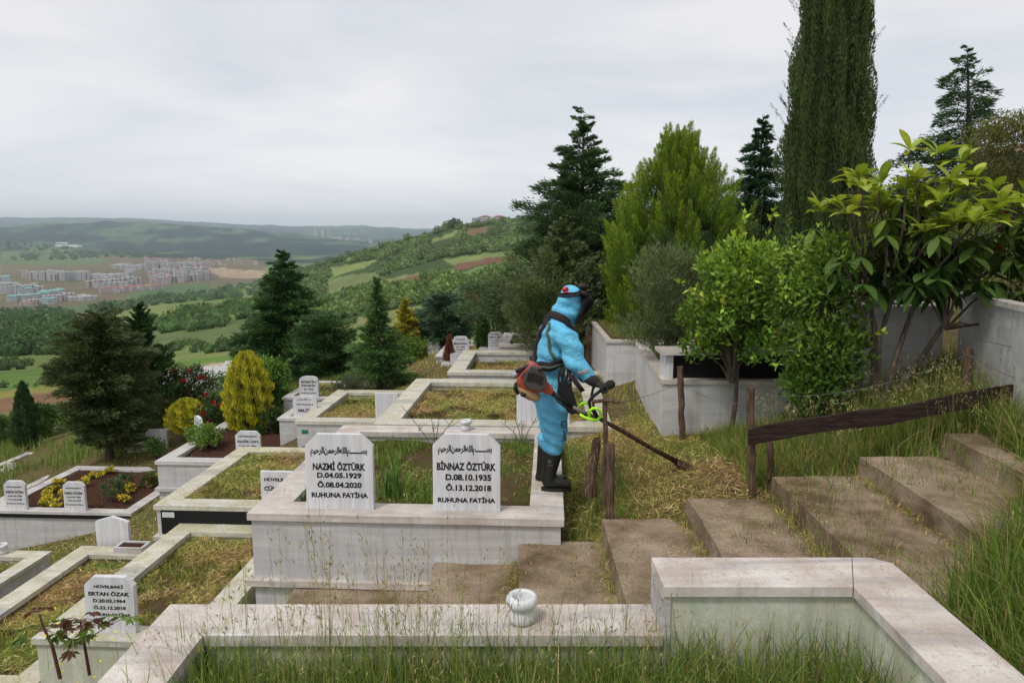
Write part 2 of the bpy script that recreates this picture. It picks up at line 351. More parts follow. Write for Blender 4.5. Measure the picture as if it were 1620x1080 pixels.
# colour of the land, field by field, with haze blue painted on the far ridges
FIELDS = [  # outline as seen, colour
 ([(522,424),(604,409),(597,413),(574,424),(522,438)], (.17,.22,.075)), ([(516,441),(593,430),(604,438),(560,455),(512,466)], (.15,.19,.08)),
 ([(606,443),(671,430),(669,434),(610,446)], (.17,.20,.085)), ([(608,446),(671,434),(669,440),(612,452)], (.17,.095,.065)), ([(669,382),(734,363),(715,374),(690,382)], (.19,.22,.09)),
 ([(702,409),(816,396),(816,401),(717,420)], (.16,.21,.08)), ([(715,419),(816,401),(816,411),(717,428)], (.15,.085,.06)), ([(722,432),(790,415),(790,422),(730,440)], (.13,.2,.07)),
 ([(525,512),(707,474),(707,486),(535,532)], (.17,.19,.075)), ([(505,466),(541,454),(539,462),(514,470)], (.17,.22,.09)), ([(735,362),(775,358),(770,370),(740,372)], (.15,.11,.07)),
 ([(0,400),(150,405),(420,412),(420,445),(330,455),(250,478),(150,505),(60,512),(0,505)], (.135,.115,.078)), ([(0,402),(120,402),(180,412),(130,420),(0,418)], (.10,.15,.07)),
 ([(55,432),(180,430),(170,440),(60,448)], (.095,.115,.06)), ([(190,468),(270,452),(330,448),(350,470),(250,482)], (.085,.14,.065)), ([(20,492),(150,480),(180,492),(60,508)], (.09,.14,.065)),
 ([(325,422),(420,430),(420,442),(350,440)], (.34,.27,.2)), ([(120,500),(160,485),(150,508)], (.15,.085,.06)),
 ([(98,509),(415,475),(420,490),(300,500),(230,510),(120,532)], (.16,.20,.075)), ([(160,530),(230,520),(400,500),(520,510),(500,545),(380,540),(230,545)], (.11,.15,.06)),
 ([(-20,563),(130,560),(140,575),(-20,590)], (.13,.17,.06)), ([(-20,590),(140,578),(150,600),(-20,625)], (.10,.17,.045)), ([(240,575),(390,558),(390,568),(270,580),(240,585)], (.10,.18,.04)),
 ([(-20,622),(150,600),(150,610),(-20,636)], (.20,.20,.06)), ([(-20,634),(150,608),(150,640),(-20,668)], (.19,.12,.075)),
 ([(262,590),(345,574),(400,565),(400,572),(330,590),(262,600)], (.36,.30,.24)), ([(320,620),(365,605),(365,630),(330,634)], (.32,.27,.22)), ([(270,600),(400,575),(560,570),(560,600),(330,640),(262,612)], (.24,.24,.17))]
def land_colour(X, Y, Z):
    px, py = proj(X, np.maximum(Y, .1), Z); n = len(X); c = np.empty((n, 3))
    f1 = fbm(X / 70, Y / 150, 21, 4); f2 = fbm(X / 420, Y / 500, 31, 4); f3 = fbm(X / 9, Y / 14, 41, 3)
    g = np.array([.13, .185, .06]); g2 = np.array([.18, .21, .085]); dk = np.array([.02, .042, .036])
    c[:] = g + (g2 - g) * np.clip((f1 - .35) * 3, 0, 1)[:, None]
    hill = (px > 440) & (Y > 250) & (Y < 2000); c[hill] = np.array([.05, .08, .032])
    far = Y > 2800; f4 = fbm(X / 130, Y / 260, 91, 4); k = np.clip((f2 * .6 + f4 * .4 - .52) * 14, 0, 1)[:, None]; cf = dk * (1 - k) + np.array([.10, .15, .065]) * k; cf = np.where((Y > 4200)[:, None], cf * np.array([.75, .85, 1.25]) , cf); cf = cf * (.55 + .9 * fbm(X / 45, Y / 110, 95, 3))[:, None]; c[far] = cf[far]  # distance haze painted into the far ridges: their albedo shifts to blue
    j = (vnoise(px / 7, py / 3, 77) - .5); jx = px + 6 * j; jy = py + 3 * (vnoise(px / 9, py / 4, 78) - .5)
    for poly, cc in FIELDS:
        m = inpoly(jx, jy, poly) & (Y > 36); c[m] = np.array(cc) * (0.8 + .4 * f1[m])[:, None]
    near = Y < 60; nb = np.array([.085, .095, .03]); ng = np.array([.12, .10, .05]); kk = np.clip((f3 - .35) * 3, 0, 1)[:, None]; cn = nb * (1 - kk) + ng * kk
    tn = np.clip((Y - 26) / 14, 0, 1)[:, None]; c = cn * (1 - tn) + c * tn
    return c * (.82 + .36 * f3)[:, None]
def build_land():
    az = np.concatenate([np.linspace(R(-89), R(-41), 40)[:-1], np.linspace(R(-41), R(41), 620), np.linspace(R(41), R(89), 40)[1:]])
    rr = np.exp(np.linspace(math.log(1.2), math.log(18000), 430)); A, Rr = np.meshgrid(az, rr)
    X = Rr * np.sin(A); Y = Rr * np.cos(A)
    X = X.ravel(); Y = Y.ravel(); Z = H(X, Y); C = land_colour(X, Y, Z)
    nr, nc = A.shape; i = (np.arange(nr - 1)[:, None] * nc + np.arange(nc - 1)[None, :]).ravel()
    Q = np.stack([i, i + 1, i + nc + 1, i + nc], 1)
    # the land behind the camera
    bx, by = np.meshgrid(np.linspace(-300, 300, 61), np.linspace(-300, .03, 41)); bx = bx.ravel(); by = by.ravel(); bz = H(bx, by)
    j = (np.arange(40)[:, None] * 61 + np.arange(60)[None, :]).ravel() ; Q2 = np.stack([j, j + 1, j + 62, j + 61], 1) + len(X)
    me = np_mesh('ground', np.stack([np.concatenate([X, bx]), np.concatenate([Y, by]), np.concatenate([Z, bz])], 1), np.concatenate([Q, Q2]), np.concatenate([C, np.tile([.09, .11, .04], (len(bx), 1))]), True)
    m = mat('land', (.1, .14, .05), .95, spec=.05); t = m.node_tree; a = N('ShaderNodeAttribute', t); a.attribute_name = 'tint'
    g = coords(t, 'Object'); d = ramp(t, noise(t, g, 14, 6, .7), [(.3, (.62, .6, .55)), (.7, (1.35, 1.3, 1.2))])
    c = mixc(t, .85, a.outputs['Color'], d, 'MULTIPLY'); d2 = ramp(t, noise(t, g, .12, 6, .7), [(.3, (.8, .82, .8)), (.7, (1.2, 1.15, 1.15))]); c = mixc(t, .8, c, d2, 'MULTIPLY')
    setc(m, c); bump(t, noise(t, g, 22, 5, .7), .8, .05)
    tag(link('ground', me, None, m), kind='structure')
build_land()

# ---- woods and hedges: one stuff mesh of leafy clumps on the far slopes
def blob_trees(name, pos, rad, base, quads=70, asp=.95, label=None, per=None):
    n = len(pos); ico = bmesh.new(); bmesh.ops.create_icosphere(ico, subdivisions=1, radius=1); IV = np.array([v.co[:] for v in ico.verts]); IF = np.array([[v.index for v in f.verts] for f in ico.faces]); ico.free()
    tv = (IV[None] * (.8 + .25 * rng.random((n, len(IV), 1)))) * rad[:, None, None] * np.array([1, 1, asp]); tv = tv * .78 + pos[:, None, :] + np.array([0, 0, 1]) * rad[:, None, None] * .7 * asp
    tq = np.concatenate([IF, IF[:, :1]], 1)[:, :4]
    tq = np.stack([IF[:, 0], IF[:, 1], IF[:, 2], IF[:, 2]], 1)
    cb = base * np.exp(rng.normal(0, .2, (n, 1))) * (1 + rng.normal(0, .045, (n, 3)))
    d = unit(rng.normal(size=(n, quads, 3))); d[..., 2] = np.abs(d[..., 2]) * 1.0 - .25 * (rng.random((n, quads)) < .35); d = unit(d)
    lump = 1 + .25 * np.sin(d[..., 0:1] * 5 + rng.random((n, 1, 1)) * 6) * np.cos(d[..., 1:2] * 4 + rng.random((n, 1, 1)) * 6)
    P = pos[:, None, :] + np.array([0, 0, 1]) * rad[:, None, None] * .7 * asp + d * np.array([1, 1, asp]) * rad[:, None, None] * (.72 + .22 * rng.random((n, quads, 1))) * lump
    dirs = unit(d + rng.normal(0, .5, d.shape) + np.array([0, 0, .3])); rq = np.repeat(rad, quads)
    cc = (cb[:, None, :] * np.exp(rng.normal(0, .25, (n, quads, 1)))).reshape(-1, 3)
    v, q, c = leaves(P.reshape(-1, 3), dirs.reshape(-1, 3), rq * .36, rq * .34, cc)
    tris_v = tv.reshape(-1, 3); off = (np.arange(n) * len(IV))[:, None, None]
    V = v; Q = q
    # core as degenerate-free quads: split each triangle into three quads is needless - use a second material-less mesh part
    core = []
    for k in range(3):
        a_ = IF[:, k]; b_ = IF[:, (k + 1) % 3]; c_ = IF[:, (k + 2) % 3]
        core.append((a_, b_, c_))
    mids = {}; ne = [];
    base_n = len(IV); EV = []
    def mid(a, b):
        key = (min(a, b), max(a, b))
        if key not in mids: mids[key] = base_n + len(EV); EV.append((a, b))
        return mids[key]
    quad = []
    for f in IF:
        a, b, c_ = map(int, f); ab, bc, ca = mid(a, b), mid(b, c_), mid(c_, a); ce = ('c', len(ne)); ne.append((a, b, c_)); quad += [(a, ab, ce, ca), (b, bc, ce, ab), (c_, ca, ce, bc)]
    nE = len(EV); idx = lambda u: (base_n + nE + u[1]) if isinstance(u, tuple) else u
    quad = np.array([[idx(u) for u in qq] for qq in quad]); EVa = np.array(EV); NEa = np.array(ne)
    full = np.concatenate([tv, (tv[:, EVa[:, 0]] + tv[:, EVa[:, 1]]) / 2, tv[:, NEa].mean(2)], 1); nv = full.shape[1]
    CQ = (quad[None] + (np.arange(n) * nv)[:, None, None]).reshape(-1, 4); CV = full.reshape(-1, 3); CC = np.repeat(cb * .9, nv, 0)
    V, Q, C = merge([(CV, CQ, np.clip(CC, .003, 1)), (v, q, np.clip(c, .003, 1))])
    return np_mesh(name, V, Q, C, False)
WOODS = [  # outline, density (trees per 100 square pixels), radius m, colour
 ([(-30,515),(20,498),(60,500),(120,508),(133,545),(128,559),(60,562),(-30,565)], 9, 5.5, (.03,.058,.02)), ([(0,492),(60,486),(118,492),(110,503),(0,505)], 8, 5.5, (.032,.06,.025)),
 ([(148,502),(220,487),(300,478),(415,470),(480,445),(480,425),(400,445),(330,462),(250,470),(190,480),(150,488)], 9, 8, (.04,.07,.03)),
 ([(225,512),(300,492),(390,478),(400,505),(330,522),(240,530)], 4, 5, (.04,.075,.025)), ([(160,530),(230,515),(230,545),(170,550)], 3, 3.5, (.05,.085,.03)),
 ([(300,555),(390,545),(390,556),(310,560)], 6, 2.5, (.03,.055,.018)), ([(0,575),(60,572),(60,585),(5,588)], 3, 2.2, (.035,.06,.02)), ([(60,584),(250,566),(250,570),(60,589)], 3, 1.8, (.05,.08,.03)),
 ([(0,612),(60,606),(110,602),(60,611),(0,617)], 5, .9, (.05,.075,.03)), ([(240,553),(330,540),(330,549),(250,560)], 3, 2.4, (.045,.075,.028)),
 ([(480,424),(574,400),(654,376),(725,358),(800,350),(850,346),(850,400),(700,408),(600,440),(560,465),(530,480),(480,490)], 8, 5, (.065,.095,.04)),
 ([(480,490),(600,450),(720,430),(850,400),(850,470),(707,470),(640,486),(525,508),(480,515)], 5, 4.6, (.065,.1,.035)), ([(400,470),(520,440),(520,500),(430,530),(400,520)], 5, 5, (.04,.07,.028)),
 ([(850,340),(1250,330),(1250,470),(850,470)], 3, 6, (.035,.06,.022)), ([(660,356),(725,352),(725,360),(668,364)], 16, 6, (.02,.035,.018)),
 ([(0,384),(60,386),(150,396),(250,402),(250,408),(150,408),(60,398),(0,396)], 7, 12, (.028,.05,.025)), ([(20,404),(110,402),(160,408),(120,412),(20,412)], 8, 11, (.028,.05,.025))]
def build_woods():
    PX, PY, RD, CB = [], [], [], []
    for poly, den, rd, cb in WOODS:
        xs = [p[0] for p in poly]; ys = [p[1] for p in poly]; A = (max(xs) - min(xs)) * (max(ys) - min(ys)); n = int(A * den / 100 * .5)
        x = rand(n, min(xs), max(xs)); y = rand(n, min(ys), max(ys)); k = inpoly(x, y, poly)
        if rd > 3 and rd < 10:
            for fp, fc in FIELDS[:11]:
                for dy in (0, 4, 8, 12): k &= ~inpoly(x, y - dy, fp)
        for a, b in zip(x[k], y[k]): PX.append(a); PY.append(b); RD.append(rd * .8 * rng.uniform(.5, 1.4)); CB.append(np.array(cb) * rng.uniform(1.15, 1.6))  # tree colour lifted to put mid-distance haze into it
    pos = np.array([hit(a, b) for a, b in zip(PX, PY)]); RD = np.array(RD); ok = (pos[:, 1] < 9000) & (pos[:, 1] > RD * 26); pos = pos[ok]; RD = RD[ok]; CB = np.array(CB)[ok]
    pos[:, 2] -= .3 * RD
    me = blob_trees('woodland', pos, RD, CB, 60)
    tag(link('woodland', me, None, M['leaf']), 'far-off woods and hedges between the fields on the slopes', 'woodland', kind='stuff')
build_woods()

# ---- the town of apartment blocks
def block_mesh(name, wd, dp, ht, wall, panel, roof, floors, gable=False):
    bm = bmesh.new(); add_box(bm, -wd / 2, wd / 2, -dp / 2, dp / 2, -6, ht)
    mi = [0] * len(bm.faces)
    def bx(k, *a):
        s = len(bm.faces); add_box(bm, *a); mi.extend([k] * (len(bm.faces) - s))
    for s in (-1, 1):
        bx(1, -wd * .13, wd * .13, s * dp / 2 - .4, s * dp / 2 + .4, 0, ht - .5)
        bx(1, s * wd / 2 - .4, s * wd / 2 + .4, -dp * .15, dp * .15, 0, ht - .5)
    if gable:
        x, y = wd / 2 + .8, dp / 2 + .8; s = len(bm.faces)
        v = [bm.verts.new(p) for p in ((-x, -y, ht), (x, -y, ht), (x, y, ht), (-x, y, ht), (-x * .45, 0, ht + 3.2), (x * .45, 0, ht + 3.2))]
        for f in ((0, 1, 5, 4), (2, 3, 4, 5), (1, 2, 5), (3, 0, 4), (3, 2, 1, 0)): bm.faces.new([v[i] for i in f])
        mi.extend([2] * 5)
    else:
        bx(2, -wd / 2 - .5, wd / 2 + .5, -dp / 2 - .5, dp / 2 + .5, ht, ht + 1.2); bx(1, -wd * .1, wd * .15, -dp * .15, dp * .15, ht + 1.2, ht + 3.4)
    fh = ht / floors
    for f in range(floors):
        for s in (-1, 1):
            for u in (-.4, -.24, .24, .4):
                bx(3, u * wd - 1, u * wd + 1, s * (dp / 2) - .12, s * (dp / 2) + .12, f * fh + 1, f * fh + 2.3)
                bx(3, s * (wd / 2) - .12, s * (wd / 2) + .12, u * dp - 1, u * dp + 1, f * fh + 1, f * fh + 2.3)
    for f, k in zip(bm.faces, mi): f.material_index = k
    me = bpy.data.meshes.new(name); bm.to_mesh(me); bm.free()
    for m in (wall, panel, roof, M['win']): me.materials.append(m)
    return me
M['win'] = mat('far_window', (.05, .06, .08), .3)
cw = mat('block_white', (.62, .61, .62), .8); cp = mat('block_maroon', (.22, .13, .15), .8); cg = mat('block_grey', (.32, .32, .36), .8); ct = mat('block_teal_roof', (.16, .33, .30), .7)
crf = mat('block_red_roof', (.30, .14, .11), .8); cl = mat('block_pale_roof', (.6, .58, .56), .8); cpk = mat('block_rose', (.42, .27, .27), .8); ctl = mat('block_teal', (.25, .40, .42), .8)
PROTO = [('white maroon-striped block', block_mesh('apartment_block', 17, 16, 21, cw, cp, cl, 7)),
         ('white teal-roofed block', block_mesh('apartment_block', 18, 16, 17, cw, ctl, ct, 6, True)),
         ('rose and white red-roofed block', block_mesh('apartment_block', 17, 15, 15, cw, cpk, crf, 5, True)),
         ('tall grey and white tower', block_mesh('apartment_block', 15, 15, 27, cw, cg, cl, 9)),
         ('low pale flat-roofed block', block_mesh('apartment_block', 24, 13, 12, cw, cg, cl, 4))]
def town_row(x0, y0, x1, y1, n, kind, where, ss=1., jy=1.4):
    n = int(n * 1.6); ss = ss * .85
    for i in range(n):
        f = (i + .5) / n; px = x0 + (x1 - x0) * f + rng.uniform(-1.5, 1.5); py = y0 + (y1 - y0) * f + rng.uniform(-jy, jy)
        X, Y, Z = hit(px, py); lab, me = PROTO[kind if not isinstance(kind, (list, tuple)) else kind[i % len(kind)]]
        o = link('apartment_block', me); o.location = (X, Y, Z); o.rotation_euler = (0, 0, R(rng.uniform(20, 50))); k = ss * Y / 2000 * 1.05
        o.scale = (k, k, k * rng.uniform(.9, 1.1)); tag(o, f'{lab} {where}', 'apartment block', f'apartment blocks {where}')
town_row(38, 440, 58, 441, 3, 0, 'at the left of the upper row of the town'); town_row(60, 443, 100, 445, 5, [0, 3], 'in the upper row of the town'); town_row(70, 439, 98, 440, 3, 0, 'behind the upper row of the town')
town_row(100, 443, 140, 442, 6, [0, 3], 'towards the middle of the upper town row'); town_row(148, 440, 168, 440, 4, 4, 'right of the upper town row'); town_row(172, 440, 192, 440, 4, 4, 'farther right of the upper town row')
town_row(182, 425, 228, 427, 7, 4, 'at the far middle edge of the town'); town_row(232, 427, 330, 429, 15, [3, 0, 2], 'at the far right edge of the town', .95); town_row(228, 412, 270, 415, 8, 2, 'below the distant wooded hill', .55)
town_row(202, 443, 214, 443, 2, 3, 'alone in the middle of the town', 1.1); town_row(238, 441, 322, 437, 15, [0, 2, 3], 'in the second right-hand row'); town_row(240, 449, 338, 442, 16, [2, 3, 0], 'in the third right-hand row', .95)
town_row(140, 456, 220, 451, 11, [0, 4], 'in the central row of the town'); town_row(160, 463, 255, 457, 15, [2, 4, 2], 'along the near central edge of the town', .9)
town_row(-8, 452, 14, 450, 3, 1, 'at the left picture edge of the town', 1.3); town_row(-6, 464, 30, 463, 7, [0, 3], 'at the near left edge of the town', 1.15); town_row(28, 466, 66, 463, 6, [3, 1, 0], 'in the near left cluster', 1.1)
town_row(14, 477, 62, 475, 7, [1, 1, 2], 'under teal roofs in the near left cluster', 1.1); town_row(66, 472, 100, 470, 6, 1, 'on the right of the near left cluster', 1.2); town_row(36, 486, 62, 485, 4, [2, 0], 'nearest at lower left of the town', 1.)
town_row(70, 481, 90, 479, 4, [1, 0], 'nearest below the teal roofs', 1.05); town_row(98, 477, 118, 475, 4, [0, 4], 'near the fields left of centre', 1.); town_row(125, 475, 149, 473, 5, 4, 'near the fields below the centre', 1.)
shed = bmesh.new(); add_box(shed, -45, 45, -14, 14, -8, 9); shed_me = bpy.data.meshes.new('warehouse'); shed.to_mesh(shed_me); shed.free(); shed_me.materials.append(mat('shed_white', (.8, .8, .82), .5))
for px, py, s, lb in ((106, 391, 1.3, 'largest long white shed below the distant wooded hill'), (119, 390, .8, 'smaller white shed right of the largest shed'), (98, 386, .7, 'small white shed uphill of the largest shed')):
    X, Y, Z = hit(px, py); o = link('warehouse', shed_me); o.location = (X, Y, Z); o.scale = (s, s, s); o.rotation_euler = (0, 0, R(20)); tag(o, lb, 'warehouse', 'white sheds on the hillside')
for i in range(44):   # scattered small houses by the quarry
    px = rng.uniform(290, 412); py = rng.uniform(409, 422); X, Y, Z = hit(px, py); o = link('village_house', PROTO[2][1]); o.location = (X, Y, Z); s = rng.uniform(.5, .9); o.scale = (s, s, s * .6); o.rotation_euler = (0, 0, rng.uniform(0, 3))
    tag(o, 'small pale village house scattered below the wooded hill beyond the quarry', 'house', 'village houses beyond the quarry')
for i in range(20):
    px = rng.uniform(485, 590); k = (px - 485) / 105; py = 371 + 11 * k + rng.uniform(0, 2); X, Y, Z = hit(px, py); o = link('apartment_block', PROTO[3 if px < 520 else 4][1]); o.location = (X, Y, Z); s = rng.uniform(1.4, 2.3) ; o.scale = (s, s, s * (1.1 if px < 520 else .6)); o.rotation_euler = (0, 0, rng.uniform(0, 3))
    tag(o, 'hazy pale tower block on the skyline ridge left of the near wooded hill', 'apartment block', 'hazy blocks on the skyline ridge')
for i, px in enumerate((746, 757, 768, 777, 790)):
    X, Y, Z = hit(px, 351); o = link('hilltop_house', PROTO[4 if i % 2 else 2][1]); o.location = (X, Y, Z - 2); o.scale = (.62, .62, .5); o.rotation_euler = (0, 0, .4)
    tag(o, 'pale house on top of the near wooded hill', 'house', 'houses on the hilltop')

# ---- haze
hz = bmesh.new(); add_box(hz, -17000, 17000, -400, 18300, -900, 470); zo = bm_obj('haze', hz, None)
zm = bpy.data.materials.new('haze'); zm.use_nodes = True; zt = zm.node_tree; zt.nodes.clear(); zo_ = N('ShaderNodeOutputMaterial', zt); pv = N('ShaderNodeVolumePrincipled', zt)
pv.inputs['Color'].default_value = (.82, .92, 1, 1); pv.inputs['Density'].default_value = 8e-5; pv.inputs['Anisotropy'].default_value = .65; zt.links.new(pv.outputs[0], zo_.inputs['Volume'])
zo.data.materials.append(zm); tag(zo, 'pale haze over the valley', 'haze', kind='stuff')
# ================================================================ GRAVES, STEPS, WALLS
def headstone(parent, x, y, z, wd, ht, shape='clip', lines=(), th=.045, rot=0., tilt=0., m=None, label=None, ink='ink'):
    """upright slab standing on the surround (local coordinates of the grave)"""
    h = wd / 2; c = wd * .17
    if shape == 'clip': o = [(-h, 0), (h, 0), (h, ht - c), (h - c, ht), (-h + c, ht), (-h, ht - c)]
    elif shape == 'peak': o = [(-h, 0), (h, 0), (h, ht * .86), (h * .75, ht * .9), (0, ht), (-h * .75, ht * .9), (-h, ht * .86)]
    elif shape == 'round': o = [(-h, 0), (h, 0)] + [(h * math.cos(a) ** .6 * 1.0 if math.cos(a) > 0 else -h * abs(math.cos(a)) ** .6, ht - h * .5 + h * .5 * math.sin(a)) for a in np.linspace(0.02, math.pi - .02, 11)]
    elif shape == 'shoulder': o = [(-h * .9, 0), (h * .9, 0), (h * .9, ht * .08), (h, ht * .12), (h, ht * .8), (h * .86, ht * .84), (h * .74, ht * .96), (h * .4, ht), (-h * .4, ht), (-h * .74, ht * .96), (-h * .86, ht * .84), (-h, ht * .8), (-h, ht * .12), (-h * .9, ht * .08)]
    else: o = [(-h, 0), (h, 0), (h, ht), (-h, ht)]
    bm = bmesh.new(); add_slabY(bm, o, -th / 2, th / 2); s = bm_obj('headstone', bm, m or M['stone_white'], parent, bev=.005, seg=2)
    s.location = (x, y, z); s.rotation_euler = (tilt, 0, rot)
    if label: s['label'] = label
    if lines:
        V = []; Fc = []
        for ln in lines:
            text, cx, cz, lw, lh = ln[:5]; cu = bpy.data.curves.new('t', 'FONT'); cu.body = text; cu.offset = ln[5] if len(ln) > 5 else .038; cu.resolution_u = 3
            o_ = bpy.data.objects.new('t', cu); me = bpy.data.meshes.new_from_object(o_); n = len(me.vertices)
            a = np.empty(n * 3); me.vertices.foreach_get('co', a); a = a.reshape(-1, 3); lo = a.min(0); hi = a.max(0)
            a[:, 0] = (a[:, 0] - (lo[0] + hi[0]) / 2) * lw * wd / (hi[0] - lo[0]) + cx * wd
            a[:, 1] = (a[:, 1] - (lo[1] + hi[1]) / 2) * lh * ht / (hi[1] - lo[1]) + cz * ht
            b = len(V); V += [(p[0], -th / 2 - .0016, p[1]) for p in a]; Fc += [[b + i for i in p.vertices] for p in me.polygons]
            bpy.data.objects.remove(o_); bpy.data.curves.remove(cu); bpy.data.meshes.remove(me)
        me = bpy.data.meshes.new('inscription'); me.from_pydata(V, [], Fc); link('inscription', me, s, M[ink])
    return s
def AR(s): return ''.join(reversed(s))
BIS = AR('\ufe91\ufeb4\u0640\u0640\u0640\u0640\u0640\u0640\u0640\ufee2\ufe8d\ufedf\ufee0\ufeea\ufe8d\ufedf\ufeae\ufea3\ufee4\ufee6\ufe8d\ufedf\ufeae\ufea3\ufef4\ufee2')
def grave(label, x, y, z, wd, ln, zb, rot=0., kw=.26, th=.05, over=.025, ledge=None, drop=.12, top='marble_top', side='marble_side', fill='soil', fillmat=None, cat='grave', group=None, panel=None, name='grave'):
    """x, y: front left corner of the coping, z its top; wd x ln; zb = bottom of the sides"""
    g = empty(name, (x, y, z), rot, label, cat, group); h = zb - z
    bm = bmesh.new(); add_ring(bm, 0, wd, 0, ln, kw, -th, 0); bm_obj('coping', bm, M[top], g, bev=.008)
    bm = bmesh.new(); i = over; t = kw - over - .02
    zl = ledge if ledge else 0
    bottom = zl if ledge else h
    add_ring(bm, i, wd - i, i, ln - i, t, bottom, -th); bm_obj('side_wall', bm, M[side], g, bev=.002, seg=1)
    if ledge:
        bm = bmesh.new(); add_ring(bm, -.02, wd + .02, -.02, ln + .02, .16, zl - .05, zl); bm_obj('ledge', bm, M[top], g, bev=.008)
        bm = bmesh.new(); add_ring(bm, i, wd - i, i, ln - i, t, h, zl - .05); bm_obj('plinth', bm, M[side], g, bev=.002, seg=1)
    if panel:
        x0, x1, z0, z1 = panel; bm = bmesh.new(); add_box(bm, x0, x1, i - .012, i + .01, z0, z1); bm_obj('dark_panel', bm, M['black'], g)
    n = 26; xs = np.linspace(i + t, wd - i - t, n); ys = np.linspace(i + t, ln - i - t, n); X, Y = np.meshgrid(xs, ys)
    Z = -drop + (fbm(X * 3 + x * 7, Y * 3 + y, 3) - .5) * .10; V = np.stack([X, Y, Z], -1).reshape(-1, 3)
    q = (np.arange(n - 1)[:, None] * n + np.arange(n - 1)[None]).ravel(); me = np_mesh('soil', V, np.stack([q, q + 1, q + n + 1, q + n], 1), None, True); link('soil', me, g, M[fill])
    g['_in'] = [x, y, z - drop, wd, ln, rot, kw]; PLOTS.append((x, y, z - drop, wd, ln, rot, kw, z)); return g
PLOTS = []
def loc(g, u, v, zz=0.):
    """world point of local (u, v, zz)"""
    c, s = math.cos(g.rotation_euler.z), math.sin(g.rotation_euler.z); return Vector((g.location.x + c * u - s * v, g.location.y + s * u + c * v, g.location.z + zz))
ROT = R(-3)
# A - the double grave the man stands on
gA = grave('wide double grave with two headstones on its front coping, under the boots of the worker', -2.06, 5.29, -2.12, 2.46, 2.64, -3.35, ROT, kw=.27, th=.055, ledge=-.54, drop=.11, fill='soil', top='marble_top')
headstone(gA, .70, .15, 0, .535, .60, 'clip', [(BIS, 0, .77, .84, .13, .042), ('NAZMİ ÖZTÜRK', 0, .585, .78, .125, .042), ('D.04.05.1929', 0, .455, .66, .075, .042), ('Ö.08.04.2020', 0, .335, .66, .09, .042), ('RUHUNA FATİHA', 0, .2, .84, .09, .042)], th=.05, tilt=R(-2), label='headstone with a dark vertical streak, left one of the pair')
headstone(gA, 1.70, .16, 0, .525, .61, 'clip', [(BIS, -.02, .80, .80, .13, .042), ('BİNNAZ ÖZTÜRK', 0, .60, .88, .13, .042), ('D.08.10.1935', .03, .445, .68, .085, .042), ('Ö.13.12.2018', .03, .315, .68, .095, .042), ('RUHUNA FATİHA', 0, .155, .86, .085, .042)], th=.05, tilt=R(-2), label='headstone standing right of the streaked one')
# B - mown plot behind it
gB = grave('wide mown grave directly behind the worker with a blank slab at its right', -1.62, 8.12, -2.16, 2.78, 2.72, -2.75, ROT, kw=.27, th=.06, drop=.13, top='marble_moss', panel=(1.9, 2.25, -.19, -.07))
headstone(gB, 1.98, .15, 0, .62, .40, 'square', th=.06, label='blank slab seen behind the legs of the worker')
# C, D farther
gC = grave('mown grave next beyond the one behind the worker', -1.07, 11.55, -2.2, 2.9, 2.35, -2.7, ROT, kw=.27, drop=.2, top='marble_moss')
headstone(gC, 1.95, .1, .0, .35, .5, 'square', th=.05)
gD = grave('small far grave with white surround in front of the dark conifers', -.28, 14.6, -2.2, 2.2, 1.9, -2.65, ROT, kw=.22, drop=.14, top='marble_top')
# E
gE = grave('mown grave with one blank square slab, left of the grave behind the worker', -3.35, 10.7, -2.80, 2.2, 2.3, -3.45, ROT, kw=.25, drop=.12, top='marble_moss')
headstone(gE, 1.42, .13, 0, .36, .43, 'square', th=.05, label='blank slab with thin black runs down its face')
bm = bmesh.new(); add_box(bm, .1, .2, .018, .024, -.2, -.145); bm_obj('green_tag', bm, mat('tag_green', (.02, .16, .08), .5), gE)
# F
gF = grave('mossy double grave with black front panel, left of the wide double grave', -4.06, 7.72, -3.0, 2.3, 2.3, -3.95, ROT, kw=.24, drop=.06, top='marble_moss', ledge=-.36)
gF['label'] = 'mown grave with a mossy coping over a black front panel and a half-hidden headstone'
bm = bmesh.new(); add_box(bm, .09, 2.2, -.01, .02, -.33, -.052); add_box(bm, .09, 2.2, -.012, .02, -.95, -.412); bm_obj('dark_panel', bm, M['black'], gF)
bm = bmesh.new(); add_box(bm, .11, .25, -.016, -.0125, -.13, -.07); bm_obj('white_plate', bm, M['stone_white'], gF)
headstone(gF, 1.42, .14, 0, .42, .38, 'square', [('HÜVELBAKİ', 0, .78, .8, .13, .042), ('CÜNEYT', -.1, .5, .62, .17, .042)], th=.05)
# N
gN = grave('grave with dark soil, roses and two headstones, beside the yellow columnar conifer', -5.42, 10.45, -3.36, 2.6, 2.35, -4.3, ROT, kw=.22, drop=.07, top='marble', fill='soil_bare', ledge=-.42)
headstone(gN, 1.42, .12, 0, .38, .46, 'clip', [('HÜVELBAKİ', 0, .84, .74, .075), ('NAZİK CAN', 0, .67, .84, .11, .042), ('D.01.01.1956', 0, .5, .7, .07), ('Ö.29.01.2015', 0, .34, .7, .07), ('RUHUNA FATİHA', 0, .2, .8, .06)], label='inscribed headstone facing front')
headstone(gN, .16, 1.1, 0, .42, .42, 'shoulder', [('HÜVELBAKİ', 0, .76, .6, .07), ('AYŞE CAN', 0, .58, .7, .09)], rot=R(-50), label='slanting headstone turned sideways')
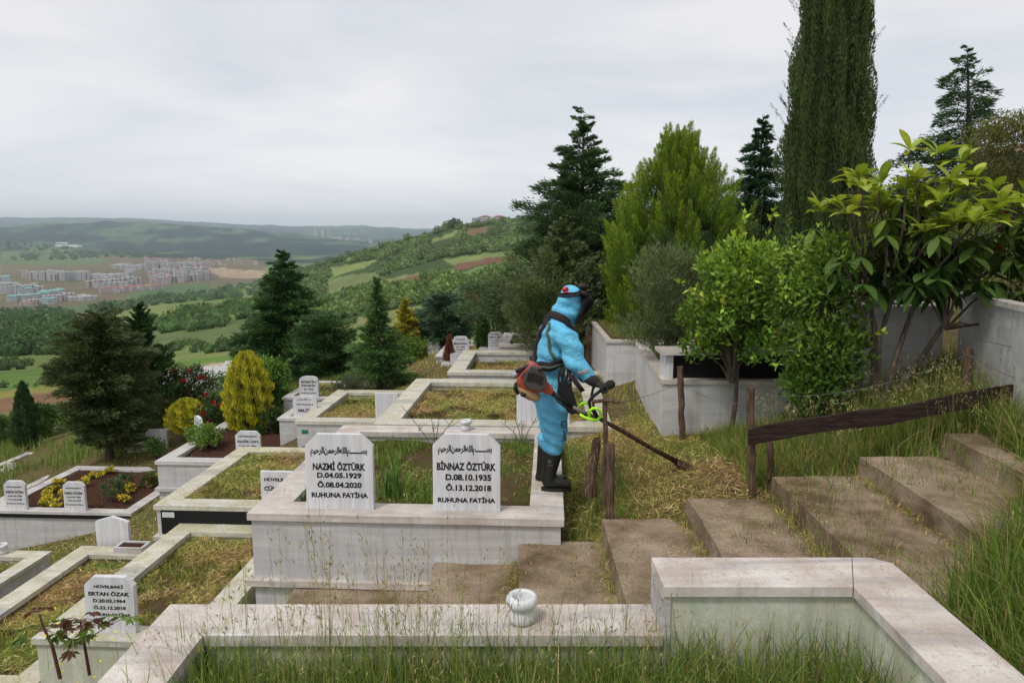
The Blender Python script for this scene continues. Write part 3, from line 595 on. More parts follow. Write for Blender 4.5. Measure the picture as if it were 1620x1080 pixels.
# O
gO = grave('white grave with twin small headstones and yellow flowers on brown soil', -8.2, 10.6, -4.2, 2.35, 2.2, -5.1, ROT, kw=.18, th=.04, drop=.04, top='marble', fill='soil_bare')
bm = bmesh.new(); add_box(bm, .0, 2.35, -.004, .03, -.1, -.042); bm_obj('dark_strip', bm, M['black'], gO)
for i, (u, nm, a, b, lb) in enumerate(((.47, 'HÜSEYİN ÖZTÜRK', 'D.01.07.1929', 'Ö.12.06.2020', 'small headstone on the left'), (1.42, 'KAMİLE ÖZTÜRK', 'D.01.01.1932', 'Ö.09.01.2019', 'small headstone on the right'))):
    headstone(gO, u, .09, 0, .34, .46, 'clip', [('HÜVELBAKİ', 0, .8, .72, .065), (nm, 0, .63, .86, .11, .042), (a, 0, .48, .66, .06), (b, 0, .36, .66, .06), ('RUHUNA FATİHA', 0, .22, .84, .06)], label=lb)
# P - the grave with the pierced-date headstone at lower left
gP = grave('grave strewn with cut grass, its headstone behind a red-leaved castor plant', -3.88, 5.35, -3.2, 1.42, 2.36, -4.3, ROT, kw=.24, drop=.1, top='marble_moss', side='plaster')
headstone(gP, .60, .14, 0, .41, .475, 'clip', [('HÜVELBAKİ', 0, .84, .6, .07, .042), ('ERTAN ÖZAK', 0, .71, .84, .085, .042), ('D.20.02.1964', .0, .58, .66, .065, .042), ('Ö.22.12.2018', .0, .46, .66, .07, .042), ('RUHUNA FATİHA', 0, .34, .84, .07, .042)], th=.05, tilt=R(-2), m=M['stone_white'])
# Q
gQ = grave('long low grave with a blank peaked headstone and a small planter at its far end', -5.22, 5.3, -3.6, 1.34, 2.7, -4.4, ROT, kw=.23, drop=.12, top='marble_moss', side='concrete')
headstone(gQ, .32, 2.82, -.12, .40, .44, 'peak', th=.05)
# R small plots at the left edge
gR = grave('small low grave at the left edge with a stone vase on its far coping', -7.5, 7.6, -4.12, 1.32, 1.45, -4.8, ROT, kw=.2, drop=.1, top='marble_moss')
gR2 = grave('small grass-filled grave at the lower left edge with a vase', -6.85, 5.9, -4.15, 1.35, 1.55, -4.9, ROT, kw=.2, drop=.08, top='marble_top')
gS = grave('tiny low grave in long grass behind the twin-headstone grave', -9.45, 12.4, -4.75, 1.5, 1.5, -5.4, ROT, kw=.16, drop=.06, top='marble', th=.04)
headstone(gS, 1.2, .6, 0, .3, .42, 'clip', [('HÜVELBAKİ', 0, .84, .7, .07), ('GAZİ BİRİNCİ', 0, .66, .84, .1), ('D.1940', 0, .48, .5, .07)])
# far headstones with their own graves
def small_grave(px, py, Y, wd, ht, label, shape='clip', lines=(), gl=1.9, gw=1.2, yaw=-3, ms='stone_white', hx=None, ink='ink'):
    p = W(px, py, Y); g = grave(label, p.x - (hx if hx is not None else gw / 2), p.y - .1, p.z, gw, gl, p.z - .5, R(yaw), kw=.16, th=.04, drop=.05, top='marble'); g.location.z = p.z
    headstone(g, hx if hx is not None else gw / 2, .1, 0, wd, ht, shape, lines, rot=0, m=M[ms], ink=ink); return g
small_grave(490, 627, 13.2, .36, .40, 'grave with a rounded inscribed stone, farther of two beside the mown slope', 'round', [('HÜSEYİN', 0, .74, .8, .13, .042), ('ÖZÇELİK', 0, .56, .8, .13, .042), ('D.1950', 0, .38, .5, .07), ('RUHUNA FATİHA', 0, .2, .8, .07)], gl=1.6, gw=1.0)
small_grave(484, 659, 11.6, .40, .36, 'grave with an inscribed stone half hidden by a mossy coping', 'clip', [(BIS, 0, .84, .6, .1), ('HÜVELBAKİ', 0, .62, .7, .08), ('SELİM', 0, .35, .6, .18, .042)], gl=1.2, gw=.9)
small_grave(729, 562, 16.5, .40, .46, 'grave with a shouldered inscribed stone right of the reddish dwarf conifer', 'shoulder', [('HÜVELBAKİ', 0, .84, .5, .07), ('MUSTAFA', 0, .62, .8, .1, .042), ('D.1941', 0, .45, .5, .07), ('Ö.2017', 0, .32, .5, .07), ('RUHUNA FATİHA', 0, .18, .7, .06)])
small_grave(723, 575, 15.4, .3, .25, 'grave with a small blank pale slab below the shouldered stone', 'peak', gl=1, gw=.7)
small_grave(783, 551, 15.2, .30, .36, 'grave with an inscribed stone right of the narrow green conifer', 'clip', [('HÜVELBAKİ', 0, .88, .6, .07), ('OSMAN ŞEN', 0, .68, .86, .1, .042), ('D.1938', 0, .5, .5, .06), ('Ö.2016', 0, .36, .5, .06), ('RUHUNA FATİHA', 0, .2, .7, .06)], gl=1.0, gw=.7)
small_grave(652, 577, 21, .40, .5, 'grave with a grey slab among the green bushes', 'round', gl=1.8)
small_grave(686, 567, 21, .35, .5, 'grave with a shaded slab under the bluish trees', 'square', gl=1.8)
small_grave(250, 706, 13.6, .42, .36, 'grave with a blank slab beside the dark leaning conifer', 'clip', gl=1.5)
small_grave(106, 722, 17.5, .36, .3, 'grave with a pale stone sunk in tall grass, left of the dark conifer', 'round', gl=1.4)
small_grave(78, 724, 18, .28, .32, 'grave with a narrow pale stone in tall grass near the small cypress', 'round', gl=1.4)
small_grave(122, 728, 17, .3, .2, 'grave with a low broken stone in tall grass', 'clip', gl=1.4)
small_grave(172, 736, 14.4, .2, .42, 'grave with a narrow pale post-like stone beside the trunk of the dark conifer', 'round', gl=1.2, gw=.8)
small_grave(212, 730, 14.9, .3, .2, 'grave with a low pale slab and bare soil right of the dark conifer trunk', 'clip', gl=1.6, gw=1.1)
small_grave(18, 742, 15.5, .3, .16, 'low pale kerbed grave in long grass at the left picture edge', 'clip', gl=1.4)
small_grave(292, 652, 21, .34, .4, 'pale grave just behind the small golden conifer', 'clip', gl=1.6)
small_grave(335, 640, 24, .34, .45, 'pale grave downhill between the two yellow conifers', 'round', gl=1.8)
gG2 = grave('white flower-covered grave left of the feathery conifer', *[(W(497, 606, 17)[i]) for i in range(3)], 1.6, 2.2, W(497, 606, 17).z - .5, ROT, kw=.2, top='marble')
gG3 = grave('white grave beyond the grave with plastic flowers', *[(W(530, 592, 19)[i]) for i in range(3)], 1.5, 2.3, W(530, 592, 19).z - .5, ROT, kw=.2, top='marble')

# scattered far graves of the lower cemetery terraces
gm = bmesh.new(); add_ring(gm, -.6, .6, -1.1, 1.1, .2, -.5, .3); g_me = bpy.data.meshes.new('distant_grave'); gm.to_mesh(g_me); gm.free(); g_me.materials.append(M['marble'])
gm = bmesh.new(); add_slabY(gm, [(-.3, 0), (.3, 0), (.3, .75), (.15, .9), (-.15, .9), (-.3, .75)], -.04, .04); h_me = bpy.data.meshes.new('headstone'); gm.to_mesh(h_me); gm.free(); h_me.materials.append(M['stone_white'])
def far_grave(px, py, where, grp):
    X, Y, Z = hit(px, py); o = link('distant_grave', g_me); o.location = (X, Y, Z + .1); o.rotation_euler = (0, 0, R(rng.uniform(-40, -10))); s = rng.uniform(.45, .75) * min(1.3, Y / 34); o.scale = (s * 1.2, s * 1.2, s * .8)
    c = link('headstone', h_me, o); c.location = (0, -1, .3); tag(o, where, 'grave', grp)
for i in range(95):
    t_ = rng.random(); px = 270 + 125 * t_; py = rng.uniform(594 - 20 * t_, 612 - 4 * t_)
    if 285 < px < 345 and py > 600: continue
    far_grave(px, py, 'small white grave packed on the lower terraces between the dirt track and the yellow conifer', 'graves on the lower left terraces')
for i in range(18): far_grave(rng.uniform(325, 380), rng.uniform(606, 640), 'white grave stepping down beside the dirt path left of the yellow conifer', 'graves below the dirt path')
for i in range(26): far_grave(rng.uniform(540, 740), rng.uniform(562, 590), 'white grave glimpsed between the small conifers in the middle distance', 'graves between the middle conifers')
for i in range(12): far_grave(rng.uniform(725, 765), rng.uniform(480, 520), 'white grave on the slope beside the dry feathery tree', 'graves beside the dry tree')

# G - foreground plot: coping on three sides, closed on the right by the raised grave
gG = empty('grave', (-1.62, .9, -1.72), 0, 'foreground grave with pale coping filled with tall wild grass', 'grave')
bm = bmesh.new(); wG, lG, kG = 2.278, 2.27, .27
add_prism(bm, [(0, 0), (kG, 0), (kG, lG - kG - .001), (0, lG - .001)], -.05, 0)
add_prism(bm, [(.002, lG), (kG + .001, lG - kG), (wG * .55, lG - kG), (wG * .55, lG)], -.05, 0); add_prism(bm, [(wG * .55 + .002, lG), (wG * .55 + .002, lG - kG), (wG, lG - kG), (wG, lG)], -.05, 0)
bm_obj('coping', bm, M['marble_top'], gG, bev=.008)
bm = bmesh.new(); add_box(bm, .03, .25, 0, lG - .251, -1.2, -.05); add_box(bm, .03, wG, lG - .25, lG - .03, -1.2, -.05); bm_obj('side_wall', bm, M['plaster'], gG)
n = 40; X, Y = np.meshgrid(np.linspace(.1, wG + .02, n), np.linspace(0, lG - .1, n)); Z = -.36 + (fbm(X * 3, Y * 3, 3) - .5) * .12
q = (np.arange(n - 1)[:, None] * n + np.arange(n - 1)[None]).ravel(); link('soil', np_mesh('soil', np.stack([X, Y, Z], -1).reshape(-1, 3), np.stack([q, q + 1, q + n + 1, q + n], 1), None, True), gG, M['soil'])
g2 = empty('raised_grave', (.66, .62, -1.5), 0, 'raised foreground grave with a stained inner wall and dirty grey coping at lower right', 'grave')
wdt, ln = 1.12, 2.58
bm = bmesh.new()
k = .29; o = [(0, 0), (wdt, 0), (wdt, ln), (0, ln)]
add_prism(bm, [(0, ln), (0, ln - k), (wdt - k - .012, ln - k), (wdt - .012 - .16, ln)], -.045, 0)
add_prism(bm, [(wdt - .168, ln), (wdt - k - .008, ln - k), (wdt - k - .008, 0), (wdt - .01, 0), (wdt - .01, ln - .06), (wdt - .08, ln - .004)], -.045, .0)
bm_obj('coping', bm, M['marble_top'], g2, bev=.006)
bm = bmesh.new(); add_box(bm, .035, wdt - .04, ln - .27, ln - .03, -1.2, -.046); add_box(bm, wdt - .28, wdt - .03, 0, ln - .271, -1.2, -.046)
for v in bm.verts: v.co.z = v.co.z
bm_obj('inner_wall', bm, M['plaster'], g2)
bm = bmesh.new(); add_box(bm, .0, .034, ln - k + .01, ln - .012, -.9, -.046); bm_obj('end_panel', bm, M['marble'], g2, bev=.003)
bm = bmesh.new(); n = 20; X, Y = np.meshgrid(np.linspace(.0, wdt - .15, n), np.linspace(0, ln - .15, n)); Z = -.62 + (fbm(X * 3, Y * 3, 3) - .5) * .12; bm.free()
q = (np.arange(n - 1)[:, None] * n + np.arange(n - 1)[None]).ravel(); link('soil', np_mesh('soil', np.stack([X, Y, Z], -1).reshape(-1, 3), np.stack([q, q + 1, q + n + 1, q + n], 1), None, True), g2, M['soil'])

# vases
vp = [(.054, 0), (.064, .008), (.066, .03), (.062, .055), (.056, .07), (.056, .082), (.072, .09), (.079, .105), (.078, .125), (.068, .14), (.052, .142), (.045, .13), (.043, .06), (.0, .06)]
bm = bmesh.new(); add_lathe(bm, vp[:-1] + [(.002, .06)], 28); v_me = bpy.data.meshes.new('vase')
for f in bm.faces: f.smooth = True
bm.to_mesh(v_me); bm.free(); v_me.materials.append(M['stone_white'])
bm = bmesh.new(); add_lathe(bm, [(.0425, .01), (.0425, .085)], 20); vs_me = bpy.data.meshes.new('vase_soil'); bm.to_mesh(vs_me); bm.free(); vs_me.materials.append(M['soil_bare'])
def vase(p, s, lab):
    o = link('stone_vase', v_me); o.location = p; o.scale = (s * .90, s * .90, s * .88); c = link('vase_soil', vs_me, o); tag(o, lab, 'vase', 'small marble vases on the copings')
vase((.045, 3.02, -1.72), 1.02, 'marble vase on the nearest coping beside the steps')
vase(loc(gA, 1.42, 2.5), .95, 'marble vase on the far coping of the double grave, left of the worker')
vase(loc(gP, 1.12, 2.24), .92, 'marble vase at the far corner of the grave with the castor plant')
vase(loc(gF, 1.22, 2.2), .85, 'marble vase on the mossy coping beside the yellow columnar conifer')
vase(loc(gE, 1.44, 2.2), 1.0, 'marble vase on the grave in front of the feathery conifer')
vase(loc(gR, .72, 1.35), 1.05, 'marble vase on the small grave at the left edge, farther of two')
vase(loc(gR2, .85, 1.4), 1.2, 'marble vase at the left edge, nearer of two')
vase(loc(gC, 2.75, 2.25), .0001 + 1.1, 'marble vase on the far grave beside the shoulder of the worker')
vase(loc(gO, 1.75, 2.1), .8, 'marble vase on the far coping of the yellow-flowered grave')
pl = empty('planter_box', loc(gQ, .68, 2.6), ROT, 'small square stone planter holding soil on the far coping', 'planter')
bm = bmesh.new(); add_ring(bm, -.17, .17, -.1, .1, .03, 0, .075); bm_obj('box', bm, M['marble'], pl, bev=.004); bm = bmesh.new(); add_box(bm, -.139, .139, -.069, .069, 0, .06); bm_obj('soil', bm, M['soil_bare'], pl)

# steps: each a concrete slab higher than the one to its left
SX = [-1.35, -.60, .05, .70, 1.35, 2.0, 2.66, 3.28, 3.95]; SZ = [-2.72, -2.50, -2.33, -2.165, -1.995, -1.82, -1.655, -1.48]
steps = empty('concrete_steps', (0, 4.2, -2.0), 0, 'flight of worn brown concrete steps rising to the right between the graves', 'steps')
for i, z in enumerate(SZ):
    bm = bmesh.new(); y1 = 5.24 if i < 3 else 5.27 + .02 * (i % 2)
    x0 = SX[i]; x1 = SX[i + 1] + .03
    if i == 0: x0 = -1.7
    skew = .0 if i < 3 else .05 * (i - 2)
    pts = [(x0 - skew * .3, 3.2), (x1 - skew * .3, 3.2), (x1, y1), (x0, y1)]
    lo = [bm.verts.new((a, b - 4.2, z - .6 + 2)) for a, b in pts]; hi_ = [bm.verts.new((a, b - 4.2, z + 2)) for a, b in pts]
    bm.faces.new(lo[::-1]); bm.faces.new(hi_)
    for a in range(4): bm.faces.new((lo[a], lo[(a + 1) % 4], hi_[(a + 1) % 4], hi_[a]))
    bmesh.ops.subdivide_edges(bm, edges=bm.edges[:], cuts=9, use_grid_fill=True)
    for v in bm.verts: v.co += Vector((vnoise(v.co.x * 9, v.co.y * 9 + v.co.z * 9, 4) - .5, vnoise(v.co.y * 8, v.co.x * 9 + v.co.z * 8, 5) - .5, .6 * (vnoise(v.co.x * 6, v.co.y * 6, 6) - .5))) * .022
    bm_obj('step', bm, M['concrete'], steps, bev=0)

# H, I, J, K: the raised marble boxes on the right
def marble_box(label, corners, ztop, zbot, th=.045, cop=.14, fillz=-.05, side='marble_side', lipped=True, drop=.06):
    """corners counter-clockwise, world xy"""
    cx = sum(c[0] for c in corners) / len(corners); cy = sum(c[1] for c in corners) / len(corners); g = empty('raised_grave', (cx, cy, ztop), 0, label, 'grave')
    def inset(d):
        o = []; n = len(corners)
        for i in range(n):
            p0, p1, p2 = [Vector(corners[(i + j) % n]) for j in (-1, 0, 1)]; a = (p1 - p0).normalized(); b = (p2 - p1).normalized(); na = Vector((-a.y, a.x)); nb = Vector((-b.y, b.x)); m_ = (na + nb); m_ = m_ / (m_.length_squared) * 2; q = p1 + m_ * d; o.append((q.x - cx, q.y - cy))
        return o
    def ring(nm, d0, d1, z0, z1, m, bev):
        A, B = inset(d0), inset(d1); bm = bmesh.new(); n = len(A)
        for i in range(n):
            j = (i + 1) % n; add_prism(bm, [A[i], A[j], B[j], B[i]], z0, z1)
        return bm_obj(nm, bm, m, g, bev=bev)
    ring('coping', 0, cop, -th, 0, M['marble_top'], .007); ring('side_wall', .02, .09, zbot - ztop, -th - .0005, M[side], .0)
    B = inset(.085); bm = bmesh.new(); add_prism(bm, B, -drop - .1, -drop); bm_obj('soil', bm, M['soil'], g)
    return g
cH = [(1.56, 7.3), (3.12, 7.2), (3.25, 9.95), (1.74, 10.0)]
gH = marble_box('raised white marble grave with a black front tier, full of bushes', cH, -1.47, -2.4)
bm = bmesh.new(); HX, HY = gH.location.x, gH.location.y
add_box(bm, 1.60 - HX, 1.68 - HX, 7.33 - HY, 7.62 - HY, .001, .26); bm_obj('pillar', bm, M['stone_white'], gH, bev=.004)
bm = bmesh.new(); add_box(bm, 1.69 - HX, 3.05 - HX, 7.40 - HY, 7.44 - HY, .001, .26); bm_obj('dark_panel', bm, M['black'], gH)
bm = bmesh.new(); add_box(bm, 1.55 - HX, 3.1 - HX, 7.28 - HY, 7.66 - HY, .262, .30); bm_obj('upper_slab', bm, M['marble_top'], gH, bev=.006)
gI = marble_box('raised white marble grave with mossy grass top, farther along the row beside the concrete post', [(1.38, 10.35), (2.9, 10.3), (3.0, 12.8), (1.42, 12.8)], -1.49, -2.5, cop=.1, drop=-.02)
gI.children[2].data.materials[0] = M['soil'] if gI.children[2].name.startswith('soil') else gI.children[2].data.materials[0]
gJ = marble_box('big grey-white marble retaining grave at right topped with roses', [(3.62, 4.75), (7.2, 4.3), (7.6, 6.9), (4.12, 6.58)], -.5, -2.1, cop=.12, side='marble_side', drop=.02)
gK = marble_box('white marble grave behind the large-leaved tree', [(3.24, 6.5), (4.06, 6.62), (4.3, 9.2), (3.4, 9.4)], -.63, -2.1, cop=.14)
bm = bmesh.new(); add_prism(bm, [(-.07, -.07), (.07, -.07), (.07, .07), (-.07, .07)], 0, .14); add_prism(bm, [(-.05, -.05), (.05, -.05), (.05, .05), (-.05, .05)], .14, .22)
fin = bm_obj('corner_post', bm, M['stone_white'], gK, bev=.01); fin.location = (3.42 - gK.location.x, 6.7 - gK.location.y, .002)
# concrete post behind the worker's visor
bm = bmesh.new(); add_box(bm, -.09, .09, -.09, .09, 0, 1.05); add_box(bm, -.12, .12, -.12, .12, 1.0505, 1.1); bm_obj('tmp', bm, M['concrete']).name = 'concrete_pillar'
cp_ = bpy.data.objects['concrete_pillar']; p = W(934, 513, 12.9); cp_.location = (p.x, p.y, p.z - 1.03); tag(cp_, 'brown concrete pillar at the corner of the mossy marble grave', 'pillar')

# fence posts, board, wires
def post(px, pyb, pyt, Y, wpx, label, m='wood_post', lean=0, nm='fence_post', zb=None):
    b = W(px, pyb, Y); t = W(px + lean, pyt, Y); r = wpx / 2 * Y * 1.02 / F; bm = bmesh.new(); n = 9; pts = [b + (t - b) * (i / n) + Vector((rng.normal(0, .003), rng.normal(0, .003), 0)) for i in range(n + 1)]; pts[0].z -= .15
    o0 = Vector(b); add_tube(bm, [q - o0 for q in pts], [r * rng.uniform(.88, 1.08) for _ in pts], 9); o = bm_obj(nm, bm, M[m]); o.location = o0
    return tag(o, label, 'post', 'wooden fence posts')
post(966, 826, 702, 5.32, 14, 'thick short wooden post rising at the left end of the steps')
pp = post(957, 770, 632, 5.6, 8, 'thin taller post with a flat crosspiece behind the short post')
bm = bmesh.new(); add_tube(bm, [(-.11, 0, 0), (0, .01, .01), (.12, 0, .0)], .016, 7); tb = bm_obj('crosspiece', bm, M['wood_post'], pp); tb.location = W(957, 634, 5.6) - Vector(pp.location) + Vector((0, -.03, 0))
post(1079, 688, 580, 7.05, 10, 'slim wooden post in front of the raised white marble grave', lean=-3)
post(1190, 782, 612, 5.32, 13, 'tall wooden post nailed to the left end of the dark board', lean=-3)
post(1219, 775, 700, 5.42, 11, 'short wooden post under the dark board')
post(1526, 640, 550, 5.75, 13, 'wooden post above the dark board near the right marble grave', lean=6)
post(1592, 650, 613, 5.5, 12, 'stub of a post behind the right end of the dark board')
A_ = W(1184, 691, 5.24); B_ = W(1606, 622, 5.3); d = (B_ - A_); bm = bmesh.new(); hgt = .063
yv = Vector((0, .035, 0)); nseg = 14; rings = []
for i in range(nseg + 1):
    c = A_ + d * i / nseg + Vector((0, 0, rng.normal(0, .003) + .012 * math.sin(i * .6))) - A_; h = hgt * (1 + .06 * math.sin(i * 1.3)) * (.93 if i == 0 else 1)
    rings.append([bm.verts.new(c + q) for q in (Vector((0, -.014, -h)), Vector((0, .014, -h)), Vector((0, .014, h)), Vector((0, -.014, h)))])
for i in range(nseg):
    for k2 in range(4): bm.faces.new((rings[i][k2], rings[i + 1][k2], rings[i + 1][(k2 + 1) % 4], rings[i][(k2 + 1) % 4]))
bm.faces.new(rings[0]); bm.faces.new(rings[-1][::-1]); bo = bm_obj('fence_board', bm, M['wood_dark']); bo.location = A_; tag(bo, 'long dark weathered board nailed across the posts beside the steps', 'board')
def wire(p0, p1, sag, label, r=.0022):
    bm = bmesh.new(); p0 = Vector(p0); p1 = Vector(p1); pts = [(p1 - p0) * t + Vector((0, 0, -4 * sag * t * (1 - t))) for t in np.linspace(0, 1, 14)]; add_tube(bm, pts, r, 5); o = bm_obj('fence_wire', bm, M['metal']); o.location = p0; tag(o, label, 'wire', 'rusty fence wires')
wire(W(1079, 612, 7.0), W(1186, 640, 5.33), .03, 'rusty wire from the slim post to the board post')
wire(W(962, 640, 5.6), W(1078, 604, 7.0), .03, 'rusty wire between the thin crosspiece post and the slim post')
wire(W(1188, 625, 5.3), W(1530, 560, 5.72), .12, 'rusty wire above the dark board')
wire(W(1530, 560, 5.72), W(1640, 610, 5.1), .02, 'rusty wire from the right post past the marble wall')
wire(W(1480, 520, 6.1), W(1640, 556, 5.2), .01, 'upper rusty wire across the right marble wall')
# dead stump beside the posts
bm = bmesh.new(); b = W(934, 770, 5.72); n = 22; rings = []
for i, (z, x, r) in enumerate(((-.1, 0, .085), (.03, .0, .078), (.12, .01, .07), (.22, .02, .068), (.32, .035, .06), (.42, .055, .055), (.50, .07, .05), (.53, .075, .03))):
    rings.append([bm.verts.new((x + math.cos(t) * r * (1 + .28 * vnoise(k * 1.1, i * .35, 5) - .14 + .12 * (k % 2)), math.sin(t) * r * (1 + .3 * vnoise(k * 1.1 + 9, i * .35, 6) - .15), z + rng.normal(0, .006) + (.05 * vnoise(k * .9, 3, 2) if i > 5 else 0))) for k, t in enumerate(np.linspace(0, 6.283, n + 1)[:-1])])
for i in range(len(rings) - 1):
    for k in range(n): bm.faces.new((rings[i][k], rings[i][(k + 1) % n], rings[i + 1][(k + 1) % n], rings[i + 1][k]))
bm.faces.new(rings[-1]); add_tube(bm, [(.05, .0, .40), (.10, 0, .55), (.11, .01, .63)], [.02, .014, .005], 6)
st = bm_obj('dead_stump', bm, M['wood_post']); st.location = b; st.scale = (.62, .62, .74); tag(st, 'rough dead stump leaning right between the worker and the wooden post', 'stump')
n = 420; a = rand(n, 0, 6.28); hgt_ = rand(n, 0, .5); P = np.stack([np.cos(a) * (.082 - .05 * hgt_) + hgt_ * .14, np.sin(a) * (.08 - .05 * hgt_), hgt_], 1); D = np.stack([np.cos(a) * .25 - .05, np.sin(a) * .25, -np.ones(n) * .8], 1) + rng.normal(0, .3, (n, 3))
v, q, c = leaves(P, D, rand(n, .03, .11), .005, tints(n, (.15, .115, .07), .4)); link('dry_stems', np_mesh('dry_stems', v, q, c), st, M['straw'])
# power poles and lines, houses on the right skyline
def hpole(px, pyb, pyt, Y, label):
    b = W(px, pyb, Y); t = W(px, pyt, Y); bm = bmesh.new(); add_tube(bm, [(0, 0, 0), (0, 0, (t - b).z)], [.16, .11], 10); add_box(bm, -.9, .9, -.05, .05, (t - b).z - .5, (t - b).z - .38)
    o = bm_obj('power_pole', bm, mat('pole_concrete', (.25, .24, .23), .8)); o.location = b; tag(o, label, 'power pole')
hpole(1523, 300, 180, 45, 'grey power pole behind the conifer on the right')
for i, (ya, yb_) in enumerate(((186, 98), (196, 150), (210, 172), (222, 205), (190, 125))):
    wire(W(1523, 182 + i * 4, 45), W(1760, ya - 70 + i * 14, 30), .5, 'thin overhead power line crossing the sky at the right edge', .012)
    bpy.context.scene.collection.objects[-1]['category'] = 'power line'; bpy.context.scene.collection.objects[-1]['group'] = 'overhead power lines'; bpy.context.scene.collection.objects[-1].name = 'power_line'
ho = empty('house', W(1625, 285, 70), R(12), 'pale house with a long reddish tiled roof on the right skyline', 'house')
wallm = mat('house_wall', (.42, .40, .37), .85); roofm = mat('house_roof', (.22, .10, .085), .8)
bm = bmesh.new(); add_box(bm, -3.2, 14, -4, 4, -4, 2.1); bm_obj('wall', bm, wallm, ho)
bm = bmesh.new(); add_slabY(bm, [(-3.8, 2.1), (14.6, 2.1), (12, 3.3), (-1.5, 3.3)], -4.6, 4.6); rf = bm_obj('roof', bm, roofm, ho); bm = bmesh.new(); add_box(bm, 1, 2, -.5, .5, 3.301, 3.9); bm_obj('chimney', bm, wallm, rf)
for wx in (-1.2, 2.2, 6, 10): bm = bmesh.new(); add_box(bm, wx - .6, wx + .6, -4.05, -3.98, .0, 1.3); bm_obj('window', bm, M['win'], ho)
# ================================================================ TREES AND BUSHES
def trunk_obj(parent, pts, rad, m='bark', name='trunk', n=9):
    bm = bmesh.new(); add_tube(bm, pts, rad, n); return bm_obj(name, bm, M[m], parent, smooth=True)
def up_noise(n, s): return rng.normal(0, s, (n, 3))
def conifer(px, py, Y, ht, rad, label, col=(.03, .055, .02), nb=90, prof='cone', droop=.15, rise=.35, spray=.10, dens=1., start=.12, tipcol=None, name='conifer', group=None, wood='bark', lean=0, thin_top=.0, base=None, core=True, wid=.16, leader=.06):
    """branches leave a tapering trunk and carry many flat feathery sprays"""
    b = base if base is not None else W(px, py, Y); t = empty(name, b, 0, label, 'tree', group)
    trunk_obj(t, [(0, 0, -.2), (0, 0, ht * .3), (lean * .3, 0, ht * .6), (lean, 0, ht * (1 - thin_top * .0))], [ht * .028 + .01, ht * .022, ht * .012, .004], wood)
    if prof == 'cone': f = lambda u: (1 - u) ** .85
    elif prof == 'bush': f = lambda u: math.sin(math.pi * min(1, .16 + .84 * u) ** .8) ** .7 if u < 1 else 0
    elif prof == 'oval': f = lambda u: (max(0, 1 - (abs(u - .38) / .63) ** 2.2)) ** .6
    elif prof == 'spire': f = lambda u: (1 - u) ** 1.5 * .95 + .06 * (1 - u)
    else: f = prof
    P, D, Ls, Wd, C = [], [], [], [], []; bm = bmesh.new(); nb = int(nb * 1.5); dens *= .8; col = np.asarray(col) * 1.25
    for i in range(nb):
        u = start + (1 - start) * ((i + rng.random()) / nb) ** .92; u = min(u, .995); z0 = u * ht; az = i * 2.39996 + rng.normal(0, .6); z0 += rng.normal(0, .02 * ht)
        Lb = rad * f((u - start) / (1 - start)) * rng.uniform(.5, 1.22) + ht * .012
        rs = rise * rng.uniform(.6, 1.4) + .5 * max(0, u - .7); dr = droop * rng.uniform(.5, 1.5)
        d0 = np.array([math.cos(az), math.sin(az), 0]); spray_ = spray; m = max(5, int(Lb / spray * 2.6)); ts = np.linspace(.0, 1, m)
        pts = np.array([lean * u, 0, z0])[None] + d0[None] * (ts * Lb)[:, None]; pts[:, 2] += Lb * (rs * ts - dr * ts ** 2 * 1.6)
        if Lb > .25: add_tube(bm, [tuple(p) for p in pts[::max(1, m // 4)]], [max(.004, .012 * Lb * (1 - k)) for k in np.linspace(0, .9, len(pts[::max(1, m // 4)]))], 4, False)
        k = int(m * 13 * dens); tt = rng.random(k) ** .7; base_ = np.array([np.interp(tt, ts, pts[:, a]) for a in range(3)]).T
        wv = Lb * .30 * (1 - tt * .75)[:, None]; side = np.array([-d0[1], d0[0], 0]); off = rng.normal(0, 1, (k, 1)) * side * wv * .6 + rng.normal(0, .36, (k, 3)) * wv
        p = base_ + off; dirs = d0[None] * (.75 + .2 * rng.random((k, 1))) + side * np.sign(off @ side)[:, None] * rng.uniform(.1, .7, (k, 1)) + np.array([0, 0, 1]) * (rs * .9 - dr * 1.2 + rng.normal(0, .3, (k, 1)))
        cb = np.asarray(col) * math.exp(rng.normal(0, .2)); cc = cb[None] * np.exp(rng.normal(0, .25, (k, 1)))
        if tipcol is not None: w_ = (tt ** 1.5 * rng.uniform(.3, 1, k))[:, None]; cc = cc * (1 - w_) + np.asarray(tipcol) * w_
        P.append(p); D.append(dirs); Ls.append(spray * .72 * rng.uniform(.6, 1.5, k) * (1 - .35 * (u > .85))); Wd.append(spray * wid * rng.uniform(.7, 1.5, k)); C.append(cc)
    k = 60; uu = rand(k, 1 - leader * 2.2, 1); P.append(np.stack([lean * uu, 0 * uu, uu * ht], 1)); D.append(rng.normal(0, .5, (k, 3)) + np.array([0, 0, .9])); Ls.append(rand(k, spray * .5, spray * 1.1)); Wd.append(np.full(k, spray * wid)); C.append(np.tile(col, (k, 1)))
    P = np.concatenate(P); D = np.concatenate(D); Ls = np.concatenate(Ls); Wd = np.concatenate(Wd); C = np.clip(np.concatenate(C), .003, 1)
    v, q, c = leaves(P, D, Ls, Wd, C, asp=.35, fold=.1)
    link('crown', np_mesh('crown', v, q, c), t, M['needle']); bm_obj('branches', bm, M[wood], t); return t
